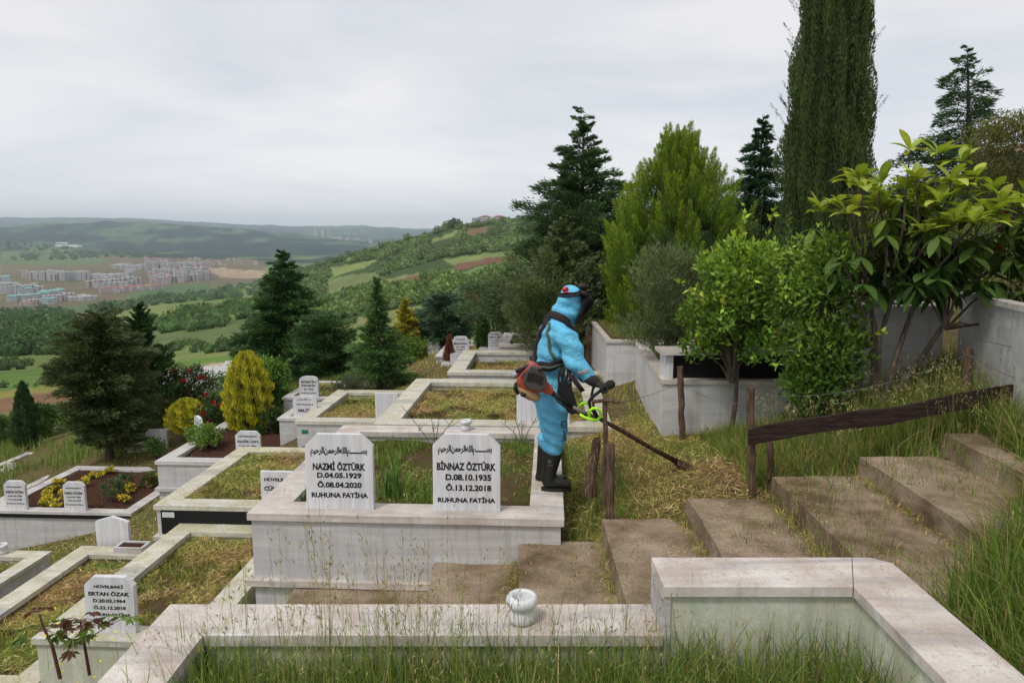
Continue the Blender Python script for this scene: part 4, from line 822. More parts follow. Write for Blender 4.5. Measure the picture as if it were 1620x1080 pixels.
def plumes(label, base, ht, rad, prof, col, tip, npl=150, per=150, pl=.55, leaf=.07, wid=.2, up=.9, out=.55, spread=.10, name='conifer', cat='tree', core=(.012, .018, .006), heart=.6):
    """crown of many upright feathery plumes growing out of an egg-shaped heart"""
    t = empty(name, base, 0, label, cat); trunk_obj(t, [(0, 0, -.2), (0, 0, ht * .5), (0, 0, ht * .85)], [rad * .06 + .02, rad * .04 + .01, .006]); parts = []
    for i in range(npl):
        u = ((i + rng.random()) / npl) ** .85; az = i * 2.39996 + rng.normal(0, .4); r = rad * float(np.interp(u, *zip(*prof))) * rng.uniform(.55, 1.0) ** .8; L_ = pl * rng.uniform(.6, 1.35) * (1 - .25 * u)
        p0 = np.array([r * math.cos(az), r * math.sin(az), u * ht - .2 * L_]); o_ = out * (1 - .6 * u) * rng.uniform(.5, 1.2); d = unit(np.array([math.cos(az) * o_, math.sin(az) * o_, up])); s = rng.random(per); w_ = spread * (1 - s * .92) * L_ / pl
        off = rng.normal(0, 1, (per, 3)) * w_[:, None]; P = p0 + d * (s * L_)[:, None] + off; D = d * 1.1 + unit(off) * .55 + rng.normal(0, .16, (per, 3)); cb = np.asarray(col) * math.exp(rng.normal(0, .18)); k = (np.clip(s, 0, 1) * rng.uniform(.2, 1.1, per) * rng.uniform(.5, 1.2)).clip(0, 1)[:, None]
        cc = cb * (1 - k) + np.asarray(tip) * k; parts.append(leaves(P, D, leaf * rng.uniform(.6, 1.5, per) * (1.1 - .4 * s), leaf * wid, np.clip(cc * np.exp(rng.normal(0, .2, (per, 1))), .003, 1)))
    link('crown', np_mesh('crown', *merge(parts)), t, M['needle'])
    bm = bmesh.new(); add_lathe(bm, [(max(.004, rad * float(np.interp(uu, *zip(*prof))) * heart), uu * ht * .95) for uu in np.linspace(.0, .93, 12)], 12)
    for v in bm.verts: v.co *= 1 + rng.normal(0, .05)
    bm_obj('dark_core', bm, mat('inner_shade', core, 1), t); return t  # solid core closes gaps in the crown; inner shade put into its dark colour
def column(px, py, Y, ht, rad, label, col, prof, n=14000, leaf=.09, wid=.2, name='cypress', tip=None, base=None, core=(.012, .02, .008), lobes=9, tilt=.25, outl=0, trunkh=.12, group=None):
    """dense upright foliage: sprays point up and out from a lobed surface round a solid core coloured dark as inner shade"""
    b = base if base is not None else W(px, py, Y); t = empty(name, b, 0, label, 'tree', group); trunk_obj(t, [(0, 0, -.2), (0, 0, ht * .5), (0, 0, ht * .8)], [rad * .14 + .01, rad * .09 + .006, .006])
    u = rng.random(n); az = rand(n, 0, 6.2832); lob = 1 + .12 * np.sin(az * lobes + u * 5) + .10 * np.sin(az * (lobes * .45) + u * 17 + 2) + .10 * np.sin(u * 43 + az * 3); f = np.interp(u, *zip(*prof)); dep = rng.random(n) ** 2.2
    r = rad * f * lob * (1 - .5 * dep); z = (trunkh + (1 - trunkh) * u) * ht; P = np.stack([r * np.cos(az), r * np.sin(az), z], 1)
    D = np.stack([np.cos(az) * tilt, np.sin(az) * tilt, np.ones(n)], 1) + rng.normal(0, .16, (n, 3))
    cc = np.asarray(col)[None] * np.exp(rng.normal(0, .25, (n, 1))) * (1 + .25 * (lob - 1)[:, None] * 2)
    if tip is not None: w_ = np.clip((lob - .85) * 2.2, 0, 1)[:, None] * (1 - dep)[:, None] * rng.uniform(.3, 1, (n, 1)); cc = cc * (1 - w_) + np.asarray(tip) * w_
    v, q, c = leaves(P, D, leaf * rng.uniform(.6, 1.5, n), leaf * wid * rng.uniform(.7, 1.4, n), np.clip(cc, .003, 1), fold=.1)
    parts = [(v, q, c)]
    for i in range(outl):
        uo = rng.uniform(.25, .95); a = rng.choice([rng.uniform(-.5, .5), rng.uniform(2.6, 3.7)]); k = 120; s = rng.random(k); ro = rad * float(np.interp(uo, *zip(*prof))) * .95; Lo = rng.uniform(.3, .8) * rad + .12
        d = np.array([math.cos(a) * .6, math.sin(a) * .6, .9]); p0 = np.array([math.cos(a) * ro, math.sin(a) * ro, (trunkh + (1 - trunkh) * uo) * ht]); Pp = p0 + d * (s * Lo)[:, None] + rng.normal(0, .018, (k, 3)) * (1.3 - s)[:, None]
        parts.append(leaves(Pp, d + rng.normal(0, .35, (k, 3)), leaf * .6, leaf * .14, tints(k, col)))
    link('crown', np_mesh('crown', *merge(parts)), t, M['needle'])
    bm = bmesh.new(); add_lathe(bm, [(max(.003, rad * float(np.interp(uu, *zip(*prof))) * .8), (trunkh + (1 - trunkh) * uu) * ht) for uu in np.linspace(.01, .93, 14)], 12); bm_obj('dark_core', bm, mat('inner_shade', core, 1), t); return t  # solid lathe hides the sky behind; its dark colour paints in inner shade
def bush(px, py, Y, wd, ht, label, col, leaf=.045, n=7000, name='shrub', tip=None, base=None, stems=5, tall=0., up=.5, lw=.5, trunks=None, clumps=26, flowers=None, cat='shrub', group=None, dp=None, mat_='leaf', lift=0., nshoot=26):
    """leafy shrub: arching stems, leaves gathered in clumps of uneven size"""
    b = base if base is not None else W(px, py, Y); t = empty(name, b, 0, label, cat, group); dp = dp or wd
    cen = []; bm = bmesh.new()
    for i in range(clumps):
        a = rng.uniform(0, 6.28); rr = rng.random() ** .5 * .78; z = rng.random() ** .8; f = math.sin(math.pi * (.18 + .72 * z)) ** .6
        cen.append((math.cos(a) * rr * wd / 2 * f, math.sin(a) * rr * dp / 2 * f, lift + (ht - lift) * (.12 + .78 * z), rng.uniform(.55, 1.25)))
    for i, c in enumerate(cen):
        s = (rng.normal(0, .03 * wd), rng.normal(0, .03 * wd), -.05) if lift < .4 else (0, 0, lift * .8); add_tube(bm, [s, (c[0] * .35, c[1] * .35, max(c[2] * .5, s[2] + .5 * (c[2] - s[2]))), (c[0], c[1], c[2])], [.012 + .006 * ht, .007, .003], 5, False)
    shoots = [] 
    for i in range(nshoot):
        c = cen[rng.integers(len(cen))]; d = unit(np.array([c[0] * 1.2 + rng.normal(0, .15), c[1] + rng.normal(0, .15), abs(rng.normal(.45, .35)) * ht])); c0 = np.array(c[:3]); L_ = rng.uniform(.14, .34) * (wd + ht) * .5
        c1 = c0 + d * L_; add_tube(bm, [tuple(c0), tuple((c0 + c1) / 2 + [0, 0, .02]), tuple(c1)], [.004, .003, .0015], 4, False); k_ = max(8, int(L_ / leaf * 3.2)); s_ = rng.random(k_)[:, None]; shoots.append((c0 + (c1 - c0) * s_, d))
    if trunks:
        for x0, x1, r in trunks: add_tube(bm, [(x0, 0, -.1), ((x0 + x1) / 2 + .02, 0, lift * .5), (x1, 0, lift + .25 * (ht - lift))], [r, r * .85, r * .6], 8)
    cen = np.array(cen); k = rng.choice(len(cen), n, p=cen[:, 3] ** 2 / (cen[:, 3] ** 2).sum()); rc = (wd + ht - lift) * .5 * .165 * cen[k, 3]
    d = unit(rng.normal(size=(n, 3))); rad_ = rng.random(n) ** .42; P = cen[k, :3] + d * (rc * rad_)[:, None] * np.array([1, 1, .85]); P[:, 2] = np.maximum(P[:, 2], .01)
    D = d * .7 + rng.normal(0, .5, (n, 3)) + np.array([0, 0, up]); cb = (np.asarray(col)[None] * np.exp(rng.normal(0, .32, (len(cen), 1))))[k] * np.exp(rng.normal(0, .22, (n, 1)))
    if tip is not None: w_ = (np.clip(P[:, 2] / ht - .25, 0, 1) * rad_ ** 2 * rng.uniform(.2, 1.2, n))[:, None]; cb = cb * (1 - w_) + np.asarray(tip) * w_
    v, q, c = leaves(P, D, leaf * rng.uniform(.45, 1.35, n), leaf * lw * rng.uniform(.8, 1.2, n), np.clip(cb, .003, 1))
    pr = [(v, q, np.clip(c, .003, 1))]
    for Ps, d in shoots: ns_ = len(Ps); pr.append(leaves(Ps, d * .6 + rng.normal(0, .55, (ns_, 3)), leaf * rng.uniform(.6, 1.2, ns_), leaf * lw, tints(ns_, tip if tip is not None else col, .2)))
    v, q, c = merge(pr)
    link('foliage', np_mesh('foliage', v, q, c), t, M[mat_]); bm_obj('stems', bm, M['bark'], t)
    if flowers:
        nf, fs, fc = flowers; parts = []
        for i in range(nf):
            j = rng.integers(len(cen)); d = unit(rng.normal(size=3)); d[1] = -abs(d[1]); d[2] = abs(d[2]); p = cen[j, :3] + d * cen[j, 3] * (wd + ht) * .12; m = 14
            dd = unit(rng.normal(size=(m, 3)) + d * 1.1); parts.append(leaves(np.tile(p, (m, 1)), dd, fs, fs * .8, tints(m, fc, .2, .05), asp=.6))
        link('flowers', np_mesh('flowers', *merge(parts)), t, M['petal'])
    return t

# right-hand group
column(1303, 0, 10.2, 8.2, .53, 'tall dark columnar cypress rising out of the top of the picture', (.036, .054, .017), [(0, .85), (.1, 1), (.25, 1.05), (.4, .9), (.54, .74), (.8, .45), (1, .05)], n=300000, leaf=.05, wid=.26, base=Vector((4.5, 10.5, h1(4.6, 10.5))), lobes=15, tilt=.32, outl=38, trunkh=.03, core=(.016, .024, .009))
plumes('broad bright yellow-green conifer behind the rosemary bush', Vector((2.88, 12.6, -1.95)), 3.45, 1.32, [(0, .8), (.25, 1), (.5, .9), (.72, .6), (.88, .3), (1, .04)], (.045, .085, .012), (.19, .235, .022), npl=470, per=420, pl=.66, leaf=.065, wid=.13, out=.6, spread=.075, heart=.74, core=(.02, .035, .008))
conifer(912, 0, 15, 4.9, 2.35, 'tall dark green conifer with a wispy bare leader behind the worker', (.026, .046, .02), nb=120, prof=lambda u: .04 + .96 * (1 - u) ** 1.05, droop=.2, rise=.5, spray=.12, dens=2.6, start=.03, tipcol=(.04, .07, .03), base=Vector((1.45, 15, -2.5)), wid=.17)
conifer(875, 0, 13.6, 2.75, 1.25, 'dusty olive-green juniper spreading in front of the dark conifer', (.04, .056, .024), nb=120, prof='cone', droop=.02, rise=.55, spray=.11, dens=2.2, start=.03, tipcol=(.10, .115, .055), base=Vector((.95, 13.6, -2.45)), wid=.2)
conifer(835, 0, 13.4, 1.7, 1.2, 'loose juniper branches reaching out left of the dusty juniper', (.035, .05, .024), nb=30, prof='oval', droop=-.1, rise=.5, spray=.11, dens=1.6, start=.1, tipcol=(.08, .10, .045), base=Vector((.75, 13.3, -2.4)))
conifer(940, 0, 14.6, 2.6, 1.3, 'low dark conifer filling the gap right of the tall dark one', (.014, .026, .011), nb=110, prof='oval', droop=.1, rise=.4, spray=.14, dens=1.8, start=.02, base=Vector((2.3, 14.2, -2.2)), wid=.17)
conifer(1185, 0, 16.5, 3.9, 1.25, 'dark green conifer between the bright one and the tall cypress', (.014, .032, .015), nb=120, prof='cone', droop=.22, rise=.4, spray=.15, dens=1.8, start=.04, base=Vector((5.6, 16.5, -1.3)), wid=.16)
conifer(1500, 0, 17.5, 4.3, 1.9, 'layered dark conifer on the right skyline behind the large-leaved tree', (.022, .042, .02), nb=70, prof='cone', droop=.3, rise=.38, spray=.15, dens=1.5, start=.1, base=Vector((10.9, 17.5, .05)), wid=.14, lean=-.25)
bush(1600, 0, 14, 2.4, 2.3, 'olive-brown bushy shrub below the house on the right', (.055, .062, .018), leaf=.07, n=15000, tip=(.13, .12, .03), base=Vector((9.6, 14, .1)), lw=.35, up=.9, nshoot=6, clumps=40)
bush(1400, 0, 16, 2.6, 1.6, 'dark green hedge shrub between the cypress and the large-leaved tree', (.025, .045, .014), leaf=.06, n=8000, base=Vector((7.7, 14, -.5)), nshoot=0, clumps=40)
bush(1215, 0, 13, 2.4, 1.6, 'dim green shrub at the foot of the tall cypress', (.03, .05, .018), leaf=.05, n=8000, base=Vector((4.1, 12, -1.5)))
bush(1045, 0, 8.5, 1.30, 1.42, 'grey-green rosemary bush on the raised white grave', (.045, .062, .026), leaf=.075, n=17000, lw=.10, up=1.1, tip=(.10, .12, .055), base=Vector((1.93, 8.6, -1.53)), clumps=34, mat_='needle', dp=1.4)
bush(1150, 0, 7.4, 1.15, 1.95, 'light green leafy tree with one thin trunk before the black-fronted grave', (.055, .11, .018), leaf=.07, n=6500, tip=(.20, .28, .035), name='small_tree', cat='tree', base=Vector((2.22, 7.08, -2.03)), trunks=[(0, .05, .03)], lift=.72, clumps=34, dp=1.1, lw=.5)
bush(1235, 0, 8.2, 1.2, 1.5, 'dark green leafy bush inside the black-fronted raised grave', (.025, .05, .012), leaf=.055, n=7000, tip=(.06, .10, .02), base=Vector((2.95, 8.0, -1.5)), lw=.5)
bush(1290, 0, 6.6, .98, 1.85, 'bright green rose-leaved bush between the steps and the raised grave', (.05, .10, .016), leaf=.062, n=9500, tip=(.20, .28, .04), base=Vector((2.78, 6.45, -1.82)), trunks=[(0, .06, .024), (.1, -.05, .018)], lift=.1, clumps=52, lw=.5)
bush(1200, 0, 9.6, 1.4, 1.25, 'yellowish green leafy shrub below the bright conifer', (.07, .11, .02), leaf=.05, n=6500, tip=(.16, .20, .04), base=Vector((3.0, 9.3, -1.5)))

bush(1110, 0, 8, 1.1, 1.25, 'dark green twiggy bush between the rosemary and the one-trunk tree', (.035, .06, .018), leaf=.055, n=6500, tip=(.09, .13, .03), base=Vector((2.42, 7.95, -1.53)), clumps=40, lw=.35)
# large-leaved tree
def loquat():
    b = Vector((3.22, 6.15, h1(3.22, 6.15))); t = empty('broadleaf_tree', b, 0, 'young tree with very large yellow-green ribbed leaves, right of the cypress', 'tree')
    bm = bmesh.new(); tips = []
    stems = [((0, 0, 0), (.0, .05, .5), (.12, .05, .95)), ((.02, 0, 0), (.15, .0, .45), (.28, -.05, .95)), ((.04, 0, .05), (.28, -.05, .35), (.52, -.12, .72)), ((-.02, 0, 0), (-.05, .05, .6), (-.18, .08, 1.05))]
    for s in stems:
        add_tube(bm, s, [.03, .024, .016], 7); e = np.array(s[-1])
        for k in range(13):
            a = rng.uniform(0, 6.28); r = rng.uniform(.12, .5); z = rng.uniform(-.15, .85); q = e + np.array([math.cos(a) * r, math.sin(a) * r * .8, z]); add_tube(bm, [tuple(e * .92 + np.array([0, 0, -.06])), tuple((e + q) / 2 + np.array([0, 0, -.03])), tuple(q)], [.012, .008, .005], 5, False); tips.append(q)
    for q in ((.30, -.1, 1.98), (.12, 0, 2.02), (.5, -.1, 1.92), (-.3, 0, 1.8), (.68, 0, 1.8), (-.42, -.1, 1.5), (-.5, -.25, 1.1), (1.02, .1, 1.4), (1.12, 0, 1.25), (1.0, -.1, 1.55), (.2, -.2, 1.6), (.45, -.3, 1.45), (.0, -.2, 1.7), (.85, 0, 1.68), (-.15, -.2, 1.45), (.65, -.25, 1.5), (.3, -.3, 1.75)):
        tips.append(np.array(q)); add_tube(bm, [(q[0] * .45, q[1] * .5, q[2] * .62), (q[0] * .8, q[1], q[2] * .82), q], [.012, .009, .006], 5, False)
    for v_ in bm.verts: v_.co.z = v_.co.z + .27 * min(1, max(0, v_.co.z) / .8)
    bm_obj('trunk', bm, M['bark'], t)
    for k in range(125):
        s = stems[k % 4]; e = np.array(s[2]); a = rng.uniform(0, 6.28); r = rng.uniform(.06, .46); tips.append(np.array([e[0] + .15 + math.cos(a) * r * 1.3, e[1] + math.sin(a) * r, rng.uniform(.85, 1.62)]))
    tips = [q + np.array([0, 0, .27]) for q in tips if q[2] > .75]
    V, Q, C = [], [], []; o = 0
    for q in tips:
        young = q[2] + rng.normal(0, .12) > 1.72; nl = rng.integers(8, 12) if young else 6
        for j in range(nl):
            a = j * 2.4 + rng.uniform(0, .6); el = rng.uniform(.15, 1.2) if young else rng.uniform(-1.0, .3); Ln = (rng.uniform(.16, .28) if young else rng.uniform(.12, .2)); wd = Ln * (rng.uniform(.3, .38) if young else rng.uniform(.4, .5))
            d = np.array([math.cos(a) * math.cos(el), math.sin(a) * math.cos(el), math.sin(el)]); s = np.cross(d, [0, 0, 1.]); s /= np.linalg.norm(s) + 1e-6; u = np.cross(s, d); dr = rng.uniform(.15, .55)
            base = (np.array([.15, .19, .03]) if young else np.array([.03, .062, .014]) * (1 - max(0, q[2] - 1.25)) + np.array([.09, .125, .022]) * max(0, q[2] - 1.25)) * math.exp(rng.normal(0, .22)); 
            if young and rng.random() < .25: base = base * np.array([1.3, 1.15, 1])
            ns = 7
            for k in range(ns):
                f = k / (ns - 1); w_ = wd * math.sin(math.pi * min(1, (.04 + f * .96)) ** 1.15) ** .8 * .5; c = q + d * Ln * f - np.array([0, 0, 1]) * dr * Ln * f * f; cc = base * (1 + .10 * (k % 2))
                for sx_, fold in ((-1, .25), (0, 0), (1, .25)): V.append(c + s * sx_ * w_ + u * fold * w_); C.append(cc * (1.25 if sx_ == 0 else 1))
                if k:
                    r0 = o + (k - 1) * 3; r1 = o + k * 3
                    Q += [(r0, r0 + 1, r1 + 1, r1), (r0 + 1, r0 + 2, r1 + 2, r1 + 1)]
            o += ns * 3
    link('leaves', np_mesh('leaves', V, Q, C, True), t, M['leaf'])
loquat()
# flowers and grass-like mass on top of the right marble grave
bush(1585, 0, 5.6, 1.5, .62, 'rose bush with red blooms on top of the right marble grave', (.04, .07, .015), leaf=.045, n=6000, base=Vector((4.42, 6.05, -.5)), flowers=(40, .045, (.42, .02, .03)), name='rose_bush', clumps=30)
bush(1600, 0, 6.5, 1.0, .7, 'pale yellow rose bush behind the red roses on the right', (.05, .08, .02), leaf=.045, n=3500, base=Vector((5.3, 6.7, -.5)), flowers=(5, .055, (.55, .45, .16)), name='rose_bush')

# left-hand group
conifer(150, 735, 13.2, 2.85, .80, 'broad dark reddish-tinged conifer with a bare trunk on the left', (.032, .046, .018), nb=150, prof='oval', droop=.12, rise=.35, spray=.12, dens=1.9, start=.12, tipcol=(.05, .062, .028), base=Vector((-7.75, 13.3, -4.3)), wid=.17)
conifer(218, 640, 15.5, 3.1, .85, 'narrow dark green conifer behind the reddish one', (.02, .042, .014), nb=120, prof='cone', droop=.05, rise=.8, spray=.13, dens=2.2, start=.05, base=Vector((-8.2, 15.6, -4.6)), wid=.17)
bush(262, 640, 16, 1.1, 1.1, 'olive rounded shrub right of the dark conifers', (.045, .06, .02), leaf=.06, n=5000, base=Vector((-7.7, 15.2, -4.5)), up=1.2, lw=.25)
conifer(452, 602, 19.5, 3.9, 1.75, 'large dark pyramidal conifer left of the valley view', (.02, .045, .018), nb=150, prof='cone', droop=.2, rise=.45, spray=.16, dens=1.9, start=.03, tipcol=(.04, .08, .025), base=Vector((-6.25, 19.5, -4.35)), wid=.17)
conifer(520, 610, 18, 2.0, .85, 'lower dark conifer leaning against the large pyramidal one', (.028, .055, .02), nb=80, prof='oval', droop=.1, rise=.5, spray=.14, dens=1.8, start=.02, base=Vector((-4.75, 18, -4.0)))
conifer(600, 612, 14, 2.25, .88, 'feathery green conifer with a thin leader on the mown terrace', (.03, .062, .02), nb=105, prof='spire', droop=.10, rise=.28, spray=.13, dens=1.7, start=.05, tipcol=(.055, .10, .03), base=Vector((-2.66, 14.1, -3.1)), wid=.14)
conifer(645, 560, 21, 1.9, .62, 'small golden-yellow conifer among the green ones', (.12, .12, .018), nb=80, prof='cone', droop=.05, rise=.4, spray=.13, dens=1.8, start=.05, tipcol=(.24, .20, .02), base=Vector((-3.15, 21, -3.75)), wid=.2)
bush(640, 590, 19, 1.3, .9, 'light green feathery shrub under the golden conifer', (.06, .10, .02), leaf=.06, n=5000, base=Vector((-2.7, 18.3, -3.4)), up=.6)
conifer(700, 560, 21.5, 1.75, .82, 'bluish-green young conifer beside the golden one', (.035, .06, .04), nb=90, prof='oval', droop=.12, rise=.35, spray=.13, dens=1.8, start=.05, base=Vector((-2.0, 21.3, -3.45)))
conifer(680, 560, 22.5, 1.4, .7, 'low bluish-green conifer behind the blank slabs', (.04, .07, .045), nb=70, prof='oval', droop=.12, rise=.4, spray=.13, dens=1.6, start=.03, base=Vector((-2.9, 22.6, -3.75)))
bush(788, 530, 24, 2.4, 2.0, 'dry brown-green feathery tree behind the narrow conifer', (.05, .052, .025), leaf=.16, n=9000, lw=.07, up=2.0, tip=(.14, .12, .06), base=Vector((-.6, 24, -3.5)), name='feathery_tree', cat='tree', mat_='needle', clumps=30)
bush(745, 530, 25, .5, 1.5, 'very narrow dark shrub left of the dry feathery tree', (.015, .025, .012), leaf=.08, n=1500, base=Vector((-1.5, 25, -3.5)), up=1)
bush(830, 0, 19, 2.0, 1.5, 'dark mixed shrub between the feathery tree and the juniper', (.025, .045, .016), leaf=.07, n=6000, base=Vector((.35, 19, -3.0)))
column(764, 553, 15.6, .80, .19, 'small dense narrow green conifer beside the far graves', (.03, .065, .012), [(0, .7), (.15, 1), (.45, .9), (.75, .6), (1, .08)], n=5000, leaf=.045, tip=(.06, .11, .02), name='dwarf_conifer', trunkh=.03, lobes=7)
column(711, 575, 15.8, .62, .14, 'rust-red dwarf conifer in front of a far headstone', (.10, .03, .02), [(0, .8), (.15, 1), (.5, .7), (1, .08)], n=2500, leaf=.05, tip=(.14, .06, .03), name='dwarf_conifer', trunkh=.03, lobes=7, core=(.03, .01, .008))
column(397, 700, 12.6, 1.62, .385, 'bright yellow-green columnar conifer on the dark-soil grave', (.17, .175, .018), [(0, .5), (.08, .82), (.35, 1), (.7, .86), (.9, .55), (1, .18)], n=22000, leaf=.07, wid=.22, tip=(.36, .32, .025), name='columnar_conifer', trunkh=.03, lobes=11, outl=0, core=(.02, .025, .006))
column(297, 683, 13.8, .62, .34, 'small rounded golden conifer beside the slanting headstone', (.16, .17, .02), [(0, .6), (.2, .95), (.5, 1), (.8, .75), (1, .2)], n=11000, leaf=.07, wid=.22, tip=(.5, .42, .03), name='dwarf_conifer', trunkh=.02, lobes=9, core=(.02, .025, .006))
bush(430, 672, 13.5, .75, 1.35, 'fresh green leafy bush right of the yellow columnar conifer', (.045, .095, .02), leaf=.06, n=6500, tip=(.09, .16, .03), clumps=22)
bush(432, 700, 12.3, .6, .6, 'dark green low plant at the foot of the yellow columnar conifer', (.025, .045, .012), leaf=.05, n=2500)
bush(340, 690, 13, .95, .75, 'rose bush with dark red blooms between the two yellow conifers', (.035, .06, .02), leaf=.05, n=4000, flowers=(13, .055, (.40, .012, .03)), name='rose_bush')
bush(300, 640, 16, 1.4, .9, 'rose bush with faded red blooms behind the golden conifer', (.035, .06, .022), leaf=.055, n=5000, flowers=(12, .07, (.30, .05, .04)), name='rose_bush')
bush(322, 712, 11.4, .75, .42, 'light green rose plant spilling over the dark-soil grave', (.07, .12, .025), leaf=.045, n=2600, tip=(.12, .19, .04), name='rose_bush')
bush(250, 722, 13, .5, .35, 'small leafy plant beside the blank slab', (.05, .09, .02), leaf=.045, n=1200)
column(46, 718, 17.5, 1.8, .30, 'small dark slender cypress at the left edge', (.022, .045, .018), [(0, .7), (.2, 1), (.5, .85), (.8, .45), (1, .05)], n=9000, leaf=.09, name='cypress', lobes=7, tilt=.2)
bush(75, 705, 19, 1.5, 1.2, 'green leafy bush right of the small cypress', (.035, .07, .018), leaf=.07, n=5000)
bush(8, 715, 19, 1.5, 1.0, 'green leafy bush cut by the left picture edge', (.04, .075, .02), leaf=.07, n=4500)
bush(115, 650, 20, 1.7, 1.1, 'green leafy bush partly behind the reddish conifer', (.04, .075, .02), leaf=.07, n=5000, base=Vector((-12, 20, -5.9)))
bush(560, 640, 13.6, .9, .32, 'low spreading lavender-like plant behind the mossy grave', (.06, .075, .045), leaf=.07, n=2500, lw=.15, up=.9, base=Vector((-3.0, 13.2, -2.95)))
bush(500, 604, 17.5, .5, .22, 'clump of red and white artificial flowers on a far white grave', (.08, .12, .05), leaf=.05, n=500, flowers=(16, .07, (.5, .08, .10)), base=loc(gG2, .8, 1.2, .0), name='flower_bunch', cat='flowers')
for px, py, s in ((58, 590, 9), (24, 588, 8), (292, 566, 6), (335, 560, 8), (520, 520, 6), (505, 545, 5), (300, 506, 9), (345, 512, 8)):
    pass
# yellow flowers and herbs on the brown-soil grave
for i in range(16):
    u, v = rng.uniform(.3, 2.1), rng.uniform(.3, 2.0)
    if i < 5: u, v = (.62, .75, .95, .7, .85)[i], (.5, .3, .3, .45, .6)[i]
    bush(0, 0, 0, rng.uniform(.16, .28), rng.uniform(.12, .2), 'clump of yellow euonymus on the brown soil of the twin-headstone grave', (.16, .17, .03), leaf=.035, n=260, tip=(.5, .42, .04), base=loc(gO, u, v, -.05), name='yellow_plant', cat='plant', group='yellow plants on the brown-soil grave', clumps=6)
for u, v, h_, lab in ((1.7, .55, .4, 'dark green leafy plant among the yellow ones, nearest'), (1.65, 1.0, .35, 'dark green leafy plant among the yellow ones, farther'), (1.95, 1.2, .3, 'small green plant near the right coping of the yellow-flowered grave')):
    bush(0, 0, 0, .4, h_, lab, (.05, .085, .03), leaf=.03, n=900, base=loc(gO, u, v, -.05), name='leafy_plant', cat='plant', clumps=10)
# castor plant in front of the lower-left headstone
def castor():
    b = Vector((-3.66, 4.9, h1(-3.66, 4.9))); b = W(92, 1040, 4.75); t = empty('castor_plant', b, 0, 'castor plant with reddish stems and star-shaped leaves before the lower-left headstone', 'plant'); bm = bmesh.new()
    s1 = [(0, 0, -.2), (-.04, 0, .12), (-.10, 0, .30), (-.12, 0, .42)]; s2 = [(.22, .05, -.2), (.2, .05, .1), (.19, .04, .33)]; add_tube(bm, s1, [.016, .014, .010, .006], 7); add_tube(bm, s2, [.014, .012, .007], 7)
    spots = [((-.12, 0, .44), (.07, .02, .016), 6, .09), ((-.10, 0, .26), (.05, .09, .02), 8, .17), ((.19, .04, .34), (.06, .022, .016), 8, .13), ((.2, .05, .24), (.06, .09, .02), 7, .16), ((.2, .05, .1), (.07, .035, .016), 2, .16), ((.45, .03, .30), (.09, .15, .02), 4, .19)]
    P, D, Ls, C = [], [], [], []
    for c, colr, k, ln in spots:
        for i in range(k):
            a = rng.uniform(0, 6.28); e = np.array([math.cos(a), math.sin(a), rng.uniform(-.2, .3)]) * ln * .8; q = np.array(c) + e; add_tube(bm, [c, tuple(np.array(c) + e * .5 + np.array([0, 0, .015])), tuple(q)], [.004, .003, .002], 4, False)
            nrm = unit(e + np.array([0, 0, .9])); s = unit(np.cross(nrm, e)); f = np.cross(s, nrm)
            for j in range(7):
                th = (j - 3) * .62; dd = f * math.cos(th) * -1 * -1 + s * math.sin(th) + np.array([0, 0, -.35]); P.append(q); D.append(dd); Ls.append(ln * (1 - .09 * abs(j - 3)) * .72); C.append(np.array(colr) * math.exp(rng.normal(0, .2)))
    add_tube(bm, [(.2, .05, .12), (.33, .04, .22), (.45, .03, .30)], [.006, .005, .003], 5, False)
    v, q, c = leaves(np.array(P), np.array(D), np.array(Ls), np.array(Ls) * .34, np.array(C), asp=.5); link('leaves', np_mesh('leaves', v, q, c), t, M['leaf']); bm_obj('stems', bm, mat('castor_stem', (.11, .045, .04), .6), t); t.scale = (.85, .85, .8)
castor()
# bare twigs and the tuft of strap leaves on the double grave
def twigs(p, label, h_=.3):
    bm = bmesh.new()
    for i in range(4):
        a = rng.normal(0, .35, 2); add_tube(bm, [(0, 0, -.02), (a[0] * h_ * .4, a[1] * .1, h_ * .5), (a[0] * h_, a[1] * .2, h_ * rng.uniform(.8, 1.2))], [.005, .004, .002], 5, False)
        for k in range(3): z = rng.uniform(.4, .9); add_tube(bm, [(a[0] * h_ * z, 0, h_ * z), (a[0] * h_ * z + rng.normal(.03, .05), 0, h_ * z + .08)], [.003, .0015], 4, False)
    o = bm_obj('bare_twigs', bm, M['bark']); o.location = p; tag(o, label, 'twigs')
twigs(loc(gA, 1.15, 2.05, -.1), 'bare rose twigs standing in the soil left of the far vase', .42)
twigs(loc(gA, 2.05, 2.3, -.1), 'bare forked twigs in front of the blank slab', .3)
